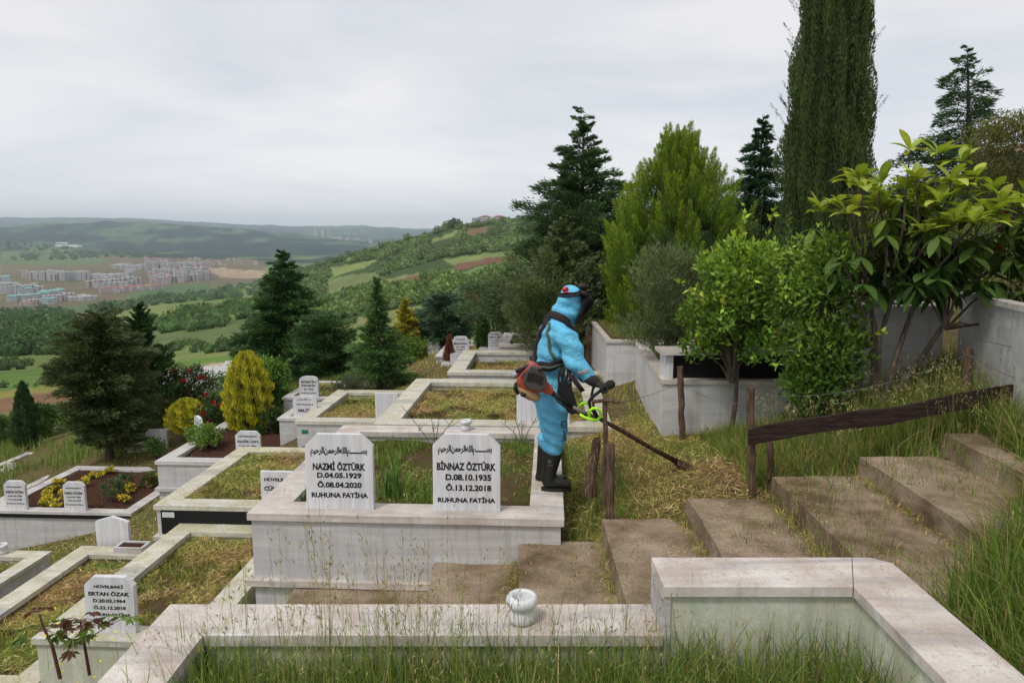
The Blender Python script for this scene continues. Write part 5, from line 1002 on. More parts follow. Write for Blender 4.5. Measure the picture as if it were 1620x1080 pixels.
# ================================================================ GRASS
def blades(P, h, wd, C, lean=.35, segs=3, ld=None, curl=1.):
    n = len(P); h = np.broadcast_to(h, n); wd = np.broadcast_to(wd, n); a = rand(n, 0, 6.2832); d = np.stack([np.cos(a), np.sin(a), np.zeros(n)], 1)
    if ld is not None: d = unit(d + np.asarray(ld)[None])
    fa = rand(n, 0, 6.2832); s = np.stack([np.cos(fa), np.sin(fa), np.zeros(n)], 1); ln = np.abs(rng.normal(0, 1, n)) * lean
    V = np.empty((n, segs + 1, 2, 3))
    for k in range(segs + 1):
        f = k / segs; c = P + np.array([0, 0, 1]) * (h * (f - .28 * np.minimum(ln, 1.6) * curl * f * f))[:, None] + d * (h * ln * f ** 1.9)[:, None]
        w_ = (wd * (1 - f) ** .6 * .5 + .0003)[:, None] * s; V[:, k, 0] = c - w_; V[:, k, 1] = c + w_
    b = (np.arange(n) * (segs + 1) * 2)[:, None]; k = np.arange(segs)[None] * 2; Q = np.stack([b + k, b + k + 1, b + k + 3, b + k + 2], -1).reshape(-1, 4)
    sh = np.linspace(.8, 1.12, segs + 1)[None, :, None, None]
    CC = (np.asarray(C)[:, None, None, :] * np.ones((1, segs + 1, 2, 1))); return V.reshape(-1, 3), Q, CC.reshape(-1, 3)
def mixcol(n, cols, wts, var=.25):
    k = rng.choice(len(cols), n, p=np.array(wts) / sum(wts)); return np.clip(np.array(cols, float)[k] * np.exp(rng.normal(0, var, (n, 1))), .003, 1)
GREEN = [(.075, .13, .02), (.12, .17, .035), (.05, .085, .022), (.22, .18, .08), (.13, .08, .045)]
MOWN = [(.14, .16, .03), (.25, .215, .06), (.36, .29, .12), (.09, .12, .025), (.20, .125, .06)]
def patch(P, seed=71):
    """cut grass colours that drift between fresh green, straw and brown thatch"""
    n = len(P); f = fbm(P[:, 0] * 1.7 + 9, P[:, 1] * 1.7, seed, 4) + rng.normal(0, .07, n); g = np.clip((f - .47) * 8, -1, 1)[:, None]
    mid = np.array([.23, .21, .06]); gr = np.array([.11, .155, .025]); br = np.array([.21, .135, .065]); c = np.where(g > 0, mid * (1 - g) + gr * g, mid * (1 + g) - br * g)
    pale = rng.random(n) < .14; c = np.where(pale[:, None], np.array([.42, .35, .17]), c); return np.clip(c * np.exp(rng.normal(0, .3, (n, 1))), .003, 1)
def straws(P, L_, W_, C, flat=.12):
    n = len(P); a = rand(n, 0, 6.2832); D = np.stack([np.cos(a), np.sin(a), rng.normal(0, flat, n)], 1); return leaves(P, D, L_, W_, C, asp=.5, fold=0, rollax=np.tile([0, 0, 1.], (n, 1)) + rng.normal(0, .25, (n, 3)))
def oats(P, h, lean=.25, ld=None, col=(.13, .15, .05), head=(.17, .16, .07), nsp=9, sl=.028, r=.0016):
    """slender stalks with drooping spikelets"""
    parts = []; n = len(P)
    for i in range(n):
        a = rng.uniform(0, 6.28); d = np.array([math.cos(a), math.sin(a), 0])
        if ld is not None: d = unit(d * .7 + np.asarray(ld, float))
        L_ = abs(rng.normal(0, 1)) * lean; hh = h[i] if hasattr(h, '__len__') else h; ts = np.linspace(0, 1, 7); pts = P[i] + d * (hh * L_ * ts ** 2)[:, None] + np.array([0, 0, 1]) * (hh * (ts - .2 * L_ * ts ** 2))[:, None]
        s = np.array([-d[1], d[0], 0]) * 1.; u = np.array([1., 0, 0]) * .7 + s * .3; w_ = (r * (1 - ts * .6))[:, None] * u; V = np.stack([pts - w_, pts + w_], 1).reshape(-1, 3); k = np.arange(6) * 2
        c = np.array(col) * math.exp(rng.normal(0, .2)); parts.append((V, np.stack([k, k + 1, k + 3, k + 2], 1), np.tile(c, (14, 1))))
        m = rng.integers(nsp // 2, nsp + 3); f = rng.uniform(.70, 1.0, m); q = np.array([np.interp(f, ts, pts[:, j]) for j in range(3)]).T; off = rng.normal(0, .016, (m, 3)) * np.array([1, 1, .4]) + np.array([0, 0, -.006])
        parts.append(leaves(q + off, rng.normal(0, .35, (m, 3)) + d * .25 + np.array([0, 0, -.75 if rng.random() < .6 else .7]), sl * rng.uniform(.6, 1.2, m), sl * .20, np.tile(np.array(head) * math.exp(rng.normal(0, .25)), (m, 1))))
    return merge(parts)
def in_rot(x, y, p, m=0.):
    px_, py_, _, wd, ln, rot, kw, _z = p; c, s = math.cos(rot), math.sin(rot); dx, dy = x - px_, y - py_; u = dx * c + dy * s; v = -dx * s + dy * c; return (u > -m) & (u < wd + m) & (v > -m) & (v < ln + m)
def free(x, y, m=.0):
    k = np.ones(len(x), bool)
    for p in PLOTS: k &= ~in_rot(x, y, p, m)
    k &= ~((x > -2.6) & (x < 3.98) & (y > 3.1) & (y < 5.27)); k &= ~((x > -1.62) & (x < 1.78) & (y < 3.2))
    for poly in (cH, [(1.38, 10.35), (2.9, 10.3), (3.0, 12.8), (1.42, 12.8)], [(3.62, 4.75), (7.2, 4.3), (7.6, 6.9), (4.12, 6.58)], [(3.24, 6.5), (4.06, 6.62), (4.3, 9.2), (3.4, 9.4)]): k &= ~inpoly(x, y, poly)
    return k
def ground_pts(n, x0, x1, y0, y1, thr=None, fs=1.2, seed=3, keep=free, m=0.):
    x = rand(n, x0, x1); y = rand(n, y0, y1); k = keep(x, y, m) if keep else np.ones(n, bool)
    if thr is not None: k &= fbm(x * fs, y * fs, seed, 3) > thr
    x, y = x[k], y[k]; return np.stack([x, y, H(x, y)], 1)
def stuff(name, parts, label, m='grass'):
    v, q, c = merge(parts) if isinstance(parts, list) else parts; return tag(link(name, np_mesh(name, v, q, c), None, M[m]), label, name.replace('_', ' '), kind='stuff')
# tall wild grass inside the foreground grave
def box_pts(n, x0, x1, y0, y1, z, thr=None, fs=2., seed=5):
    x = rand(n, x0, x1); y = rand(n, y0, y1)
    if thr is not None: k = fbm(x * fs, y * fs, seed, 3) > thr; x, y = x[k], y[k]
    return np.stack([x, y, np.full(len(x), z)], 1)
parts = []
P = box_pts(34000, -1.46, 1.72, 1.25, 3.0, -2.1, .30); hh = rand(len(P), .16, .46) * (.75 + .7 * fbm(P[:, 0] * 2.2, P[:, 1] * 2, 8, 3)); parts.append(blades(P, hh, rand(len(P), .003, .007), mixcol(len(P), GREEN, (4, 4, 3, 1.2, .5)), .5, 4))
P = box_pts(7000, -1.46, 1.72, 1.3, 3.0, -2.1, .40); parts.append(blades(P, rand(len(P), .26, .56), rand(len(P), .004, .009), mixcol(len(P), GREEN, (4, 5, 2, .8, .2)), .4, 5))
P = box_pts(9000, -1.46, 1.72, 1.3, 3.0, -2.08); parts.append(straws(P + np.array([0, 0, .02]), rand(len(P), .05, .16), .004, mixcol(len(P), [(.13, .085, .045), (.20, .15, .08), (.06, .09, .02)], (3, 2, 2)), .4))
P = box_pts(150, -1.3, .7, 2.2, 2.98, -2.1); parts.append(oats(P, rand(len(P), .48, .95), .16, (.25, .15, 0)))
P = box_pts(60, -.9, -.2, 2.3, 2.98, -2.1); parts.append(oats(P, rand(len(P), .65, 1.12), .14, (.1, .1, 0), nsp=10))
P = box_pts(46, .7, 1.6, 1.8, 2.98, -2.1); parts.append(oats(P, rand(len(P), .4, .75), .3))
stuff('wild_grass', parts, 'tall wild grass with seed heads filling the foreground grave')
# right bank: dense tall grass beside the coping and over the steps
parts = []
def bank(n, x0, x1, y0, y1, f): x = rand(n, x0, x1); y = rand(n, y0, y1); k = f(x, y); x, y = x[k], y[k]; return np.stack([x, y, np.maximum(H(x, y), np.interp(x, SX[:8], SZ) * (y > 3.15) + -9 * (y <= 3.15))], 1)
P = bank(64000, 1.80, 4.6, 1.2, 5.2, lambda x, y: x > 1.78 + .2 * np.clip(y - 2.3, 0, .8) + .30 * (fbm(x * 3, y * 3, 6, 2) - .5) + np.clip(y - 3.1, 0, 9) * 1.35)
hh = rand(len(P), .14, .42) * (.7 + .6 * fbm(P[:, 0] * 2, P[:, 1] * 2, 12, 3)); parts.append(blades(P, hh, rand(len(P), .003, .008), mixcol(len(P), GREEN, (4, 4, 3, 1.6, .5)), .6, 4, (-.5, -.1, 0)))
P = bank(4200, 1.85, 4.2, 1.3, 4.2, lambda x, y: x > 1.83 + .2 * np.clip(y - 2.3, 0, .8) + np.clip(y - 3.1, 0, 9) * 1.3); parts.append(blades(P, rand(len(P), .30, .52), rand(len(P), .005, .011), mixcol(len(P), GREEN, (5, 4, 3, .4, 0)), .45, 5, (-.5, 0, 0)))
P = bank(160, 1.85, 4.4, 1.5, 5, lambda x, y: x > 1.9 + .2 * np.clip(y - 2.3, 0, .8) + np.clip(y - 3.1, 0, 9) * 1.2); parts.append(oats(P, rand(len(P), .45, .8), .45, (-.6, .1, 0)))
P = bank(16000, 1.80, 4.6, 1.4, 5.2, lambda x, y: x > 1.80 + .2 * np.clip(y - 2.3, 0, .8) + np.clip(y - 3.1, 0, 9) * 1.1); parts.append(straws(P + np.array([0, 0, .03]), rand(len(P), .05, .15), .004, mixcol(len(P), MOWN, (2, 3, 2, 3, 2)), .5))
P = bank(2600, 1.2, 3.4, 3.2, 5.1, lambda x, y: fbm(x * 2, y * 2, 44, 2) > .56); parts.append(blades(P, rand(len(P), .04, .14), .004, mixcol(len(P), GREEN, (3, 3, 2, 2, 0)), .7, 3))
P = bank(5200, 3.15, 4.0, 4.35, 5.45, lambda x, y: x > 3.45 + .25 * (fbm(x * 4, y * 4, 19, 2) - .5)); parts.append(blades(P, rand(len(P), .12, .42), rand(len(P), .004, .008), mixcol(len(P), GREEN, (4, 4, 3, 1.6, .3)), .5, 4))
P = bank(120, 3.1, 4.0, 4.5, 5.6, lambda x, y: x > 0); parts.append(oats(P, rand(len(P), .35, .65), .35))
stuff('bank_grass', parts, 'long green grass on the bank at the right, spilling over coping and steps')
# around bushes and posts behind the board
parts = []
P = ground_pts(17000, 1.9, 4.3, 5.35, 7.1, .36); parts.append(blades(P, rand(len(P), .05, .24), rand(len(P), .003, .006), mixcol(len(P), GREEN, (4, 4, 3, 2, .4)), .6, 3))
P = ground_pts(420, 2.3, 4.2, 5.5, 6.8); parts.append(oats(P, rand(len(P), .25, .55), .35, col=(.17, .17, .07), head=(.26, .24, .12), sl=.032))
P = ground_pts(6500, 2.9, 4.1, 5.2, 6.6); parts.append(blades(P, rand(len(P), .15, .38), .005, mixcol(len(P), GREEN, (4, 4, 3, 2, .4)), .45, 4))
stuff('rough_grass', parts, 'rough grass with pale oat heads around the bushes and fence posts')
# cut slope beyond the steps
parts = []
P = ground_pts(42000, .45, 3.9, 5.28, 8.6); k = rng.random(len(P)) < np.where(P[:, 0] > 2.6, .6, 1); P = P[k]
parts.append(straws(P + np.array([0, 0, .012]), rand(len(P), .04, .14), rand(len(P), .003, .006), patch(P), .3))
P = ground_pts(16000, .45, 3.9, 5.28, 9, .40, 1.6); parts.append(blades(P, rand(len(P), .03, .10), .005, mixcol(len(P), MOWN, (4, 3, 1, 4, 1)), .8, 2))
P = ground_pts(1500, .45, 1.0, 5.3, 7.5, .4, 2); parts.append(blades(P, rand(len(P), .08, .22), .005, mixcol(len(P), GREEN, (4, 4, 2, 2, 0)), .5, 3))
P = bank(5200, -.6, 4, 3.25, 5.25, lambda x, y: (fbm(x * 1.7 + 4, y * 1.7, 52, 3) > .50) & (x > -.5)); P[:, 2] = SZ_at(P[:, 0]) if 'SZ_at' in globals() else np.array([SZ[int(np.clip(np.searchsorted(SX, v) - 1, 0, 7))] for v in P[:, 0]]); parts.append(straws(P + np.array([0, 0, .008]), rand(len(P), .015, .07), .003, mixcol(len(P), MOWN, (2, 4, 4, 1, 2)), .12))
P = np.stack([np.full(2600, 0.), rand(2600, 3.3, 5.27), np.zeros(2600)], 1); kk = rng.integers(2, 7, 2600); P[:, 0] = np.array(SX)[kk] - np.abs(rng.normal(0, .05, 2600)) - .01; P[:, 2] = np.array(SZ)[kk - 1] + np.abs(rng.normal(0, .02, 2600)); parts.append(straws(P, rand(2600, .03, .1), .004, mixcol(2600, MOWN, (3, 3, 3, 3, 2)), .5)); 
P = P[:1300]; parts.append(blades(P, rand(len(P), .02, .09), .004, mixcol(len(P), MOWN, (4, 3, 1, 4, 1)), .8, 2))
stuff('cut_grass', parts, 'matted freshly cut grass on the slope and at the edges of the steps', 'straw')
# growth inside each plot
def plot_pts(g, n, thr=None, fs=2.2, m=.0, seed=9):
    x, y, z, wd, ln, rot, kw, zt = g; mm = kw - .01 + m; u = rand(n, mm, wd - mm); v = rand(n, mm, ln - mm)
    if thr is not None: k = fbm(u * fs + x, v * fs + y, seed, 3) > thr; u, v = u[k], v[k]
    c, s = math.cos(rot), math.sin(rot); return np.stack([x + c * u - s * v, y + s * u + c * v, np.full(len(u), z)], 1)
pa = []
for i, g in enumerate(PLOTS):
    x, y, z, wd, ln, rot, kw, zt = g; area = wd * ln; dist = y; d = min(1, (6.5 / dist) ** 1.1); big = 1 / d ** .5
    if i == 0:  # soil with tufts
        P = plot_pts(g, 4200, .53, 2.6); pa.append(blades(P, rand(len(P), .02, .07), .005, mixcol(len(P), GREEN, (4, 4, 3, 1, 1)), .8, 3))
        P = plot_pts(g, 6000, .46, 2.2); pa.append(straws(P + np.array([0, 0, .01]), rand(len(P), .03, .09), .004, patch(P), .2))
        c0 = loc(gA, .98, .75, -.11); k = 90; pa.append(blades(np.array(c0)[None] + rng.normal(0, .05, (k, 3)) * [1, 1, 0], rand(k, .18, .36), .016, mixcol(k, [(.07, .13, .03)], (1,), .2), .35, 5))
        for (u, v) in ((.55, 2.0), (.9, 2.1), (.35, .5), (1.3, .5), (1.25, .8), (2.1, 1.9), (2.0, 2.2), (.75, 1.6)):
            c0 = loc(gA, u, v, -.1); k = 160; pa.append(blades(np.array(c0)[None] + rng.normal(0, .1, (k, 3)) * [1, 1, 0], rand(k, .05, .16), .008, mixcol(k, GREEN, (4, 3, 2, 0, 0), .2), .6, 3))
        continue
    if g[1] == 10.45 or g[1] == 10.6:
        P = plot_pts(g, 900, .6); pa.append(blades(P, rand(len(P), .03, .08), .008, mixcol(len(P), GREEN, (3, 3, 3, 1, 2)), .6, 2)); continue
    small = area < 2.6; n = int(4300 * (wd - 2 * kw) * (ln - 2 * kw) * 1.35 * d * (0.6 if small else 1))
    P = plot_pts(g, int(n * 1.25), .41, 2.6, seed=23); P[:, 2] += .09 * (fbm(P[:, 0] * 3, P[:, 1] * 3, 29, 3) - .35).clip(0); pa.append(straws(P + np.array([0, 0, .02]) + np.abs(rng.normal(0, .012, (len(P), 3))) * [0, 0, 1], rand(len(P), .04, .12) * big ** .5, .004 * big, patch(P), .3))
    P = plot_pts(g, n // 2, .50, 2.0); pa.append(blades(P, rand(len(P), .03, .09) * (1.2 if small else 1), .005 * big, mixcol(len(P), MOWN + [(.075, .15, .02)], (4, 3, 1, 3, 1, 3)), .8, 2))
stuff('plot_grass', pa, 'mown yellow-green grass and clippings inside the graves', 'straw')
# clippings lying on the copings
pa = []
for i, g in enumerate(PLOTS):
    x, y, z, wd, ln, rot, kw, zt = g
    dn = {0: 260, 1: 2400, 2: 900, 4: 1500, 5: 4200, 8: 3600, 9: 3400}.get(i, 120 if wd * ln < 3 else 300); n = dn; side = rng.integers(0, 4, n); t = rng.random(n); o = rand(n, .012, kw - .015)
    u = np.where(side == 0, t * wd, np.where(side == 1, wd - o, np.where(side == 2, t * wd, o))); v = np.where(side == 0, o, np.where(side == 1, t * ln, np.where(side == 2, ln - o, t * ln))); k = fbm(u * 4, v * 4, 61, 3) > .38; u, v = u[k], v[k]
    c, s = math.cos(rot), math.sin(rot); P = np.stack([x + c * u - s * v, y + s * u + c * v, np.full(len(u), zt + .004)], 1); sz = (y / 6) ** .5
    pa.append(straws(P, rand(len(P), .006, .04) * sz, .0035 * sz, mixcol(len(P), [(.30, .29, .10), (.42, .38, .18), (.16, .17, .05)], (3, 3, 2)), .04))
for (x0, x1, y0, y1, z) in ((-1.6, .64, 2.92, 3.16, -1.72), (.68, 1.76, 2.93, 3.19, -1.5), (1.52, 1.76, 1.3, 3.1, -1.5)):
    n = 130; P = np.stack([rand(n, x0, x1), rand(n, y0, y1), np.full(n, z + .003)], 1); pa.append(straws(P, rand(n, .006, .035), .002, mixcol(n, [(.16, .13, .08), (.25, .22, .11)], (2, 1)), .03))
n = 320; P = np.stack([rand(n, .1, .42), rand(n, 5.4, 7.8), np.full(n, -2.116)], 1); pa.append(straws(P, rand(n, .01, .05), .004, mixcol(n, MOWN, (2, 3, 3, 1, 1)), .04))
stuff('grass_clippings', pa, 'bits of cut grass lying on the marble copings', 'straw')
# moss and grass on top of the raised graves
pa = []
for poly, z, n, hmx in (([(1.5, 10.5), (2.8, 10.4), (2.9, 12.7), (1.52, 12.7)], -1.47, 7000, .05), ([(3.8, 4.9), (7, 4.6), (7.3, 6.7), (4.3, 6.4)], -.52, 12000, .28), ([(1.8, 7.7), (4.0, 7.6), (4.1, 9.7), (1.95, 9.8)], -1.53, 5000, .1)):
    xs = [p[0] for p in poly]; ys = [p[1] for p in poly]; x = rand(n, min(xs), max(xs)); y = rand(n, min(ys), max(ys)); k = inpoly(x, y, poly); P = np.stack([x[k], y[k], np.full(k.sum(), z)], 1)
    pa.append(blades(P, rand(len(P), .02, hmx), .006, mixcol(len(P), GREEN + [(.17, .19, .07)], (3, 3, 2, 1, .4, 3)), .5, 3))
P = np.stack([rand(160, 3.9, 6), rand(160, 4.9, 6.3), np.full(160, -.52)], 1); pa.append(oats(P, rand(160, .2, .5), .25))
stuff('raised_grass', pa, 'grass growing on top of the raised marble graves')
# terraces on the left and beyond: cuttings near, long grass further out
pa = []
P = ground_pts(60000, -9.5, -2.0, 4.5, 14); dd = P[:, 1]; pa.append(straws(P + np.array([0, 0, .012]), rand(len(P), .05, .14), .005, patch(P), .3))
P = ground_pts(22000, -10, -2.0, 4.5, 14, .45); pa.append(blades(P, rand(len(P), .03, .13), .006, mixcol(len(P), MOWN + GREEN[:2], (4, 3, 1, 3, 1, 3, 3)), .7, 2))
P = ground_pts(26000, -5, 4, 7.8, 22); pa.append(straws(P + np.array([0, 0, .015]), rand(len(P), .06, .18), .008, patch(P), .35)); 
P = ground_pts(16000, -5, 4, 7.8, 22, .45); pa.append(blades(P, rand(len(P), .05, .2), .009, mixcol(len(P), MOWN + GREEN[:2], (4, 3, 1, 3, 1, 2, 2)), .6, 2))
stuff('terrace_grass', pa, 'dry mown grass between the graves on the terraces', 'straw')
pa = []
P = ground_pts(60000, -24, -8.3, 11.5, 26, .30, .6); k = (P[:, 0] < -8.6 - .0 * P[:, 1]); P = P[k]; pa.append(blades(P, rand(len(P), .12, .42), rand(len(P), .008, .016), mixcol(len(P), [(.09, .15, .03), (.13, .18, .05), (.06, .10, .025), (.20, .19, .09)], (4, 4, 3, 2)), .35, 3))
P = ground_pts(22000, -8.5, -4.0, 13.5, 24, .35, .6); pa.append(blades(P, rand(len(P), .08, .3), .011, mixcol(len(P), [(.09, .14, .03), (.13, .16, .05), (.06, .09, .02)], (4, 4, 3)), .4, 3))
P = ground_pts(26000, 3.2, 16, 9, 24, .3, .6); pa.append(blades(P, rand(len(P), .1, .35), .012, mixcol(len(P), GREEN, (4, 4, 3, 2, 0)), .4, 3))
stuff('meadow_grass', pa, 'long meadow grass on the open slopes beyond the graves')
# little yellow wildflowers at lower left
pa = []; sp = np.array([W(x, y, 4.6) for x, y in ((92, 985), (118, 1000), (150, 1010), (183, 998), (178, 1012), (95, 1050), (100, 1062), (123, 1078), (150, 1070), (160, 1045), (88, 962), (72, 1005))])
for p in sp: m = 7; pa.append(leaves(np.tile(p, (m, 1)), unit(rng.normal(size=(m, 3)) + [0, -.5, .6]), .012, .011, tints(m, (.6, .55, .05), .1, .05), asp=.6))
st_ = sp.copy(); k = len(sp); pa.append(blades(st_ - np.array([0, 0, .25]), .25, .003, np.tile([.08, .12, .03], (k, 1)), .02, 2))
x = rand(1500, -3.9, -1.9); y = rand(1500, 4.3, 5.25); P = np.stack([x, y, H(x, y)], 1); pa.append(blades(P, rand(1500, .05, .25), .004, mixcol(1500, GREEN, (4, 4, 3, 2, 1)), .6, 3))
stuff('wildflowers', pa, 'yellow wildflowers and grass around the castor plant')
# ================================================================ THE WORKER AND HIS BRUSH CUTTER
def loft(bm, pts, ra, rb, side, n=16):
    """closed tube: centres pts, half-width ra across 'side', half-depth rb the other way, rounded ends"""
    pts = [Vector(p) for p in pts]; side = Vector(side); rings = []
    def ring(c, d, a, b):
        s = (side - d * side.dot(d)).normalized(); u = d.cross(s).normalized(); return [bm.verts.new(c + s * math.cos(t) * a + u * math.sin(t) * b) for t in [2 * math.pi * k / n for k in range(n)]]
    N_ = len(pts)
    for i, p in enumerate(pts):
        d = (pts[min(i + 1, N_ - 1)] - pts[max(i - 1, 0)]).normalized()
        if i == 0:
            for f in (.95, .6): rings.append(ring(p - d * min(ra[0], rb[0]) * f * .8, d, ra[0] * math.sqrt(1 - f * f), rb[0] * math.sqrt(1 - f * f)))
        rings.append(ring(p, d, ra[i], rb[i]))
        if i == N_ - 1:
            for f in (.6, .95): rings.append(ring(p + d * min(ra[i], rb[i]) * f * .8, d, ra[i] * math.sqrt(1 - f * f), rb[i] * math.sqrt(1 - f * f)))
    for i in range(len(rings) - 1):
        for k in range(n): bm.faces.new((rings[i][k], rings[i][(k + 1) % n], rings[i + 1][(k + 1) % n], rings[i + 1][k]))
    bm.faces.new(rings[0][::-1]); bm.faces.new(rings[-1])
def fused(name, bm, m, parent, vox=.012, smooth=3, disp=None):
    me = bpy.data.meshes.new('tmp'); bmesh.ops.recalc_face_normals(bm, faces=bm.faces); bm.to_mesh(me); bm.free(); o = bpy.data.objects.new('tmp', me); col.objects.link(o)
    r = o.modifiers.new('r', 'REMESH'); r.mode = 'VOXEL'; r.voxel_size = vox; s = o.modifiers.new('s', 'SMOOTH'); s.iterations = smooth; s.factor = .5
    bpy.context.view_layer.update(); dg = bpy.context.evaluated_depsgraph_get(); me2 = bpy.data.meshes.new_from_object(o.evaluated_get(dg)); bpy.data.objects.remove(o)
    if disp:
        n = len(me2.vertices); co = np.empty(n * 3); me2.vertices.foreach_get('co', co); co = co.reshape(-1, 3); no = np.empty(n * 3); me2.vertices.foreach_get('normal', no); no = no.reshape(-1, 3); co = co + no * disp(co)[:, None]; me2.vertices.foreach_set('co', co.ravel()); me2.update()
    for p in me2.polygons: p.use_smooth = True
    me2.name = name; return link(name, me2, parent, m)
suit = mat('blue_coverall', (.045, .30, .50), .95, spec=.05); t = suit.node_tree; g_ = coords(t, 'Object'); cn = noise(t, g_, 7, 4, .6)
setc(suit, ramp(t, cn, [(.3, (.12, .45, .68)), (.7, (.17, .53, .76))])); 
wv_ = noise(t, coords(t, 'Object', (4, 4, 5.5), (.3, .5, 0)), 3.6, 5, .6, 1.5); bump(t, wv_, .9, .024)
rubber = mat('boot_rubber', (.018, .018, .014), .45); M['rubber'] = rubber; webbing = mat('webbing', (.022, .014, .014), .8); webg = mat('green_webbing', (.07, .11, .085), .8); black = mat('black_plastic', (.012, .012, .013), .5)
glove_m = mat('glove_knit', (.03, .03, .03), .85); skinm = mat('skin', (.35, .2, .14), .6)
YM = 5.92
def wr(c):   # soft cloth folds
    return .022 * (vnoise(c[:, 0] * 9 + c[:, 2] * 16, c[:, 2] * 13 - c[:, 0] * 6 + c[:, 1] * 5, 3) - .5) + .032 * (vnoise(c[:, 0] * 5 + 3 * c[:, 1], c[:, 2] * 22 + c[:, 0] * 8, 7) - .5)
bm = bmesh.new(); Yv = (0, 1, 0)
loft(bm, [W(874, 636, YM), W(871, 612, YM), W(869, 590, YM), W(870, 568, YM), W(877, 545, YM), W(882, 525, YM), W(887, 510, YM)], [.145, .18, .17, .17, .19, .20, .14], [.14, .155, .148, .145, .168, .15, .12], Yv, 20)
loft(bm, [W(887, 512, YM), W(893, 497, YM), W(901, 482, YM), W(906, 470, YM), W(908, 463, YM)], [.12, .095, .100, .098, .078], [.125, .112, .120, .112, .09], Yv, 18)      # hood
loft(bm, [W(884, 524, 5.80), W(897, 536, 5.70), W(905, 556, 5.66), W(914, 577, 5.64), W(926, 590, 5.63), W(934, 600, 5.62)], [.085, .092, .088, .080, .066, .055], [.085, .095, .092, .084, .068, .058], Yv, 14)   # near arm
loft(bm, [W(886, 524, 6.04), W(897, 536, 6.14), W(904, 560, 6.2), W(908, 580, 6.22), W(918, 590, 6.2), W(926, 597, 6.16)], [.085, .085, .075, .07, .06, .055], [.085, .085, .08, .07, .06, .055], Yv, 14)
loft(bm, [W(868, 622, 5.83), W(872, 645, 5.81), W(878, 667, 5.80), W(880, 684, 5.80), W(876, 702, 5.80), W(874, 711, 5.80)], [.115, .125, .115, .108, .10, .085], [.14, .138, .118, .110, .096, .082], Yv, 16)
loft(bm, [W(870, 622, 6.0), W(871, 645, 6.02), W(872, 667, 6.03), W(872, 682, 6.04), W(867, 698, 6.05), W(865, 703, 6.05)], [.115, .12, .11, .10, .09, .085], [.13, .125, .11, .10, .085, .075], Yv, 16)
person = fused('person', bm, suit, None, .013, 4, wr)
tag(person, 'man in a sky-blue hooded coverall and black boots cutting grass, standing on the coping', 'person')
co = np.array([v.co[:] for v in person.data.vertices]); bvh = BVHTree.FromPolygons([tuple(c) for c in co], [tuple(p.vertices) for p in person.data.polygons])
def part(name, bm, m, smooth=True, bev=0, parent=person): return bm_obj(name, bm, m, parent, smooth, bev)
# boots
def boot(dx, Y, top, label=None):
    bm = bmesh.new(); loft(bm, [W(875 + dx, top, Y), W(872 + dx, 728, Y), W(869 + dx, 745, Y), W(867 + dx, 757, Y)], [.083, .078, .066, .062], [.086, .076, .064, .066], Yv, 16)
    loft(bm, [W(864 + dx, 762, Y), W(874 + dx, 760, Y), W(888 + dx, 763, Y), W(899 + dx, 766, Y)], [.045, .052, .052, .045], [.048, .054, .040, .032], Yv, 14)
    b = fused('boot', bm, rubber, person, .008, 3)
    bm = bmesh.new(); z = W(875 + dx, 772, Y).z; x0 = W(856 + dx, 772, Y).x; x1 = W(904 + dx, 772, Y).x; o = []
    for a in np.linspace(0, 2 * math.pi, 25)[:-1]: cx = (x0 + x1) / 2 + math.cos(a) * (x1 - x0) / 2; o.append((cx, Y + math.sin(a) * (.044 + .008 * math.cos(a))))
    add_prism(bm, o, -2.118, -2.088); s = bm_obj('sole', bm, rubber, b, bev=.003)
    return b
boot(0, 5.80, 712); b2 = boot(-9, 6.08, 705)
bm = bmesh.new(); c = W(868, 731, 5.72)
def decal(pts2, m, r=.0035, name='emblem', Y0=5.2):
    """thin drawn strokes wrapped on the cloth: pts2 in photograph pixels, cast onto the body"""
    bm = bmesh.new()
    for st in pts2:
        q = []
        for px, py in st:
            o = W(px, py, Y0); h = bvh.ray_cast(o, Vector((0, 1, 0)) * 1.0 + Vector((o.x / Y0, 0, o.z / Y0)), 2)
            if h[0] is not None: q.append(h[0] + h[1] * .001)
        if len(q) > 1: add_tube(bm, q, r, 4)
    return bm_obj(name, bm, m, person)
ink2 = mat('emblem_ink', (.015, .02, .05), .7); st = []
cx, cy = 892, 671
st.append([(cx + 4.2 * math.cos(a), cy + 5 * math.sin(a)) for a in np.linspace(0, 6.283, 17)]); st.append([(cx + 2 * math.cos(a), cy + 2.2 * math.sin(a)) for a in np.linspace(0, 5, 9)])
for a in np.linspace(0, 6.283, 11)[:-1]: st.append([(cx + 4.4 * math.cos(a), cy + 5.2 * math.sin(a)), (cx + 5.6 * math.cos(a), cy + 6.6 * math.sin(a))])
for k in range(6): y = 681 + k * 3; st.append([(890 + (k % 2) * 1.5, y), (892 + (k % 3), y + 1.8), (895, y)]); st.append([(893, y), (891 + (k % 2), y + 3)])
st += [[(887, 696), (891, 699), (896, 697)], [(888, 700), (893, 702)]]
decal(st, ink2, .003)
bm = bmesh.new(); o_ = W(869.5, 731, 5.80)
for a in np.linspace(0, 6.283, 13)[:-1]: pass
ring_pts = [W(869.5 + 2.6 * math.cos(a), 730 + 2.8 * math.sin(a), 5.715) for a in np.linspace(0, 6.283, 15)]; add_tube(bm, ring_pts, .0015, 4); add_tube(bm, [W(869.5, 727.5, 5.713), W(869.5, 732.5, 5.713)], .0015, 4); add_tube(bm, [W(864.5, 736, 5.715), W(875, 736, 5.715)], .001, 4)
bm_obj('boot_emblem', bm, mat('boot_print', (.25, .25, .24), .6), person)
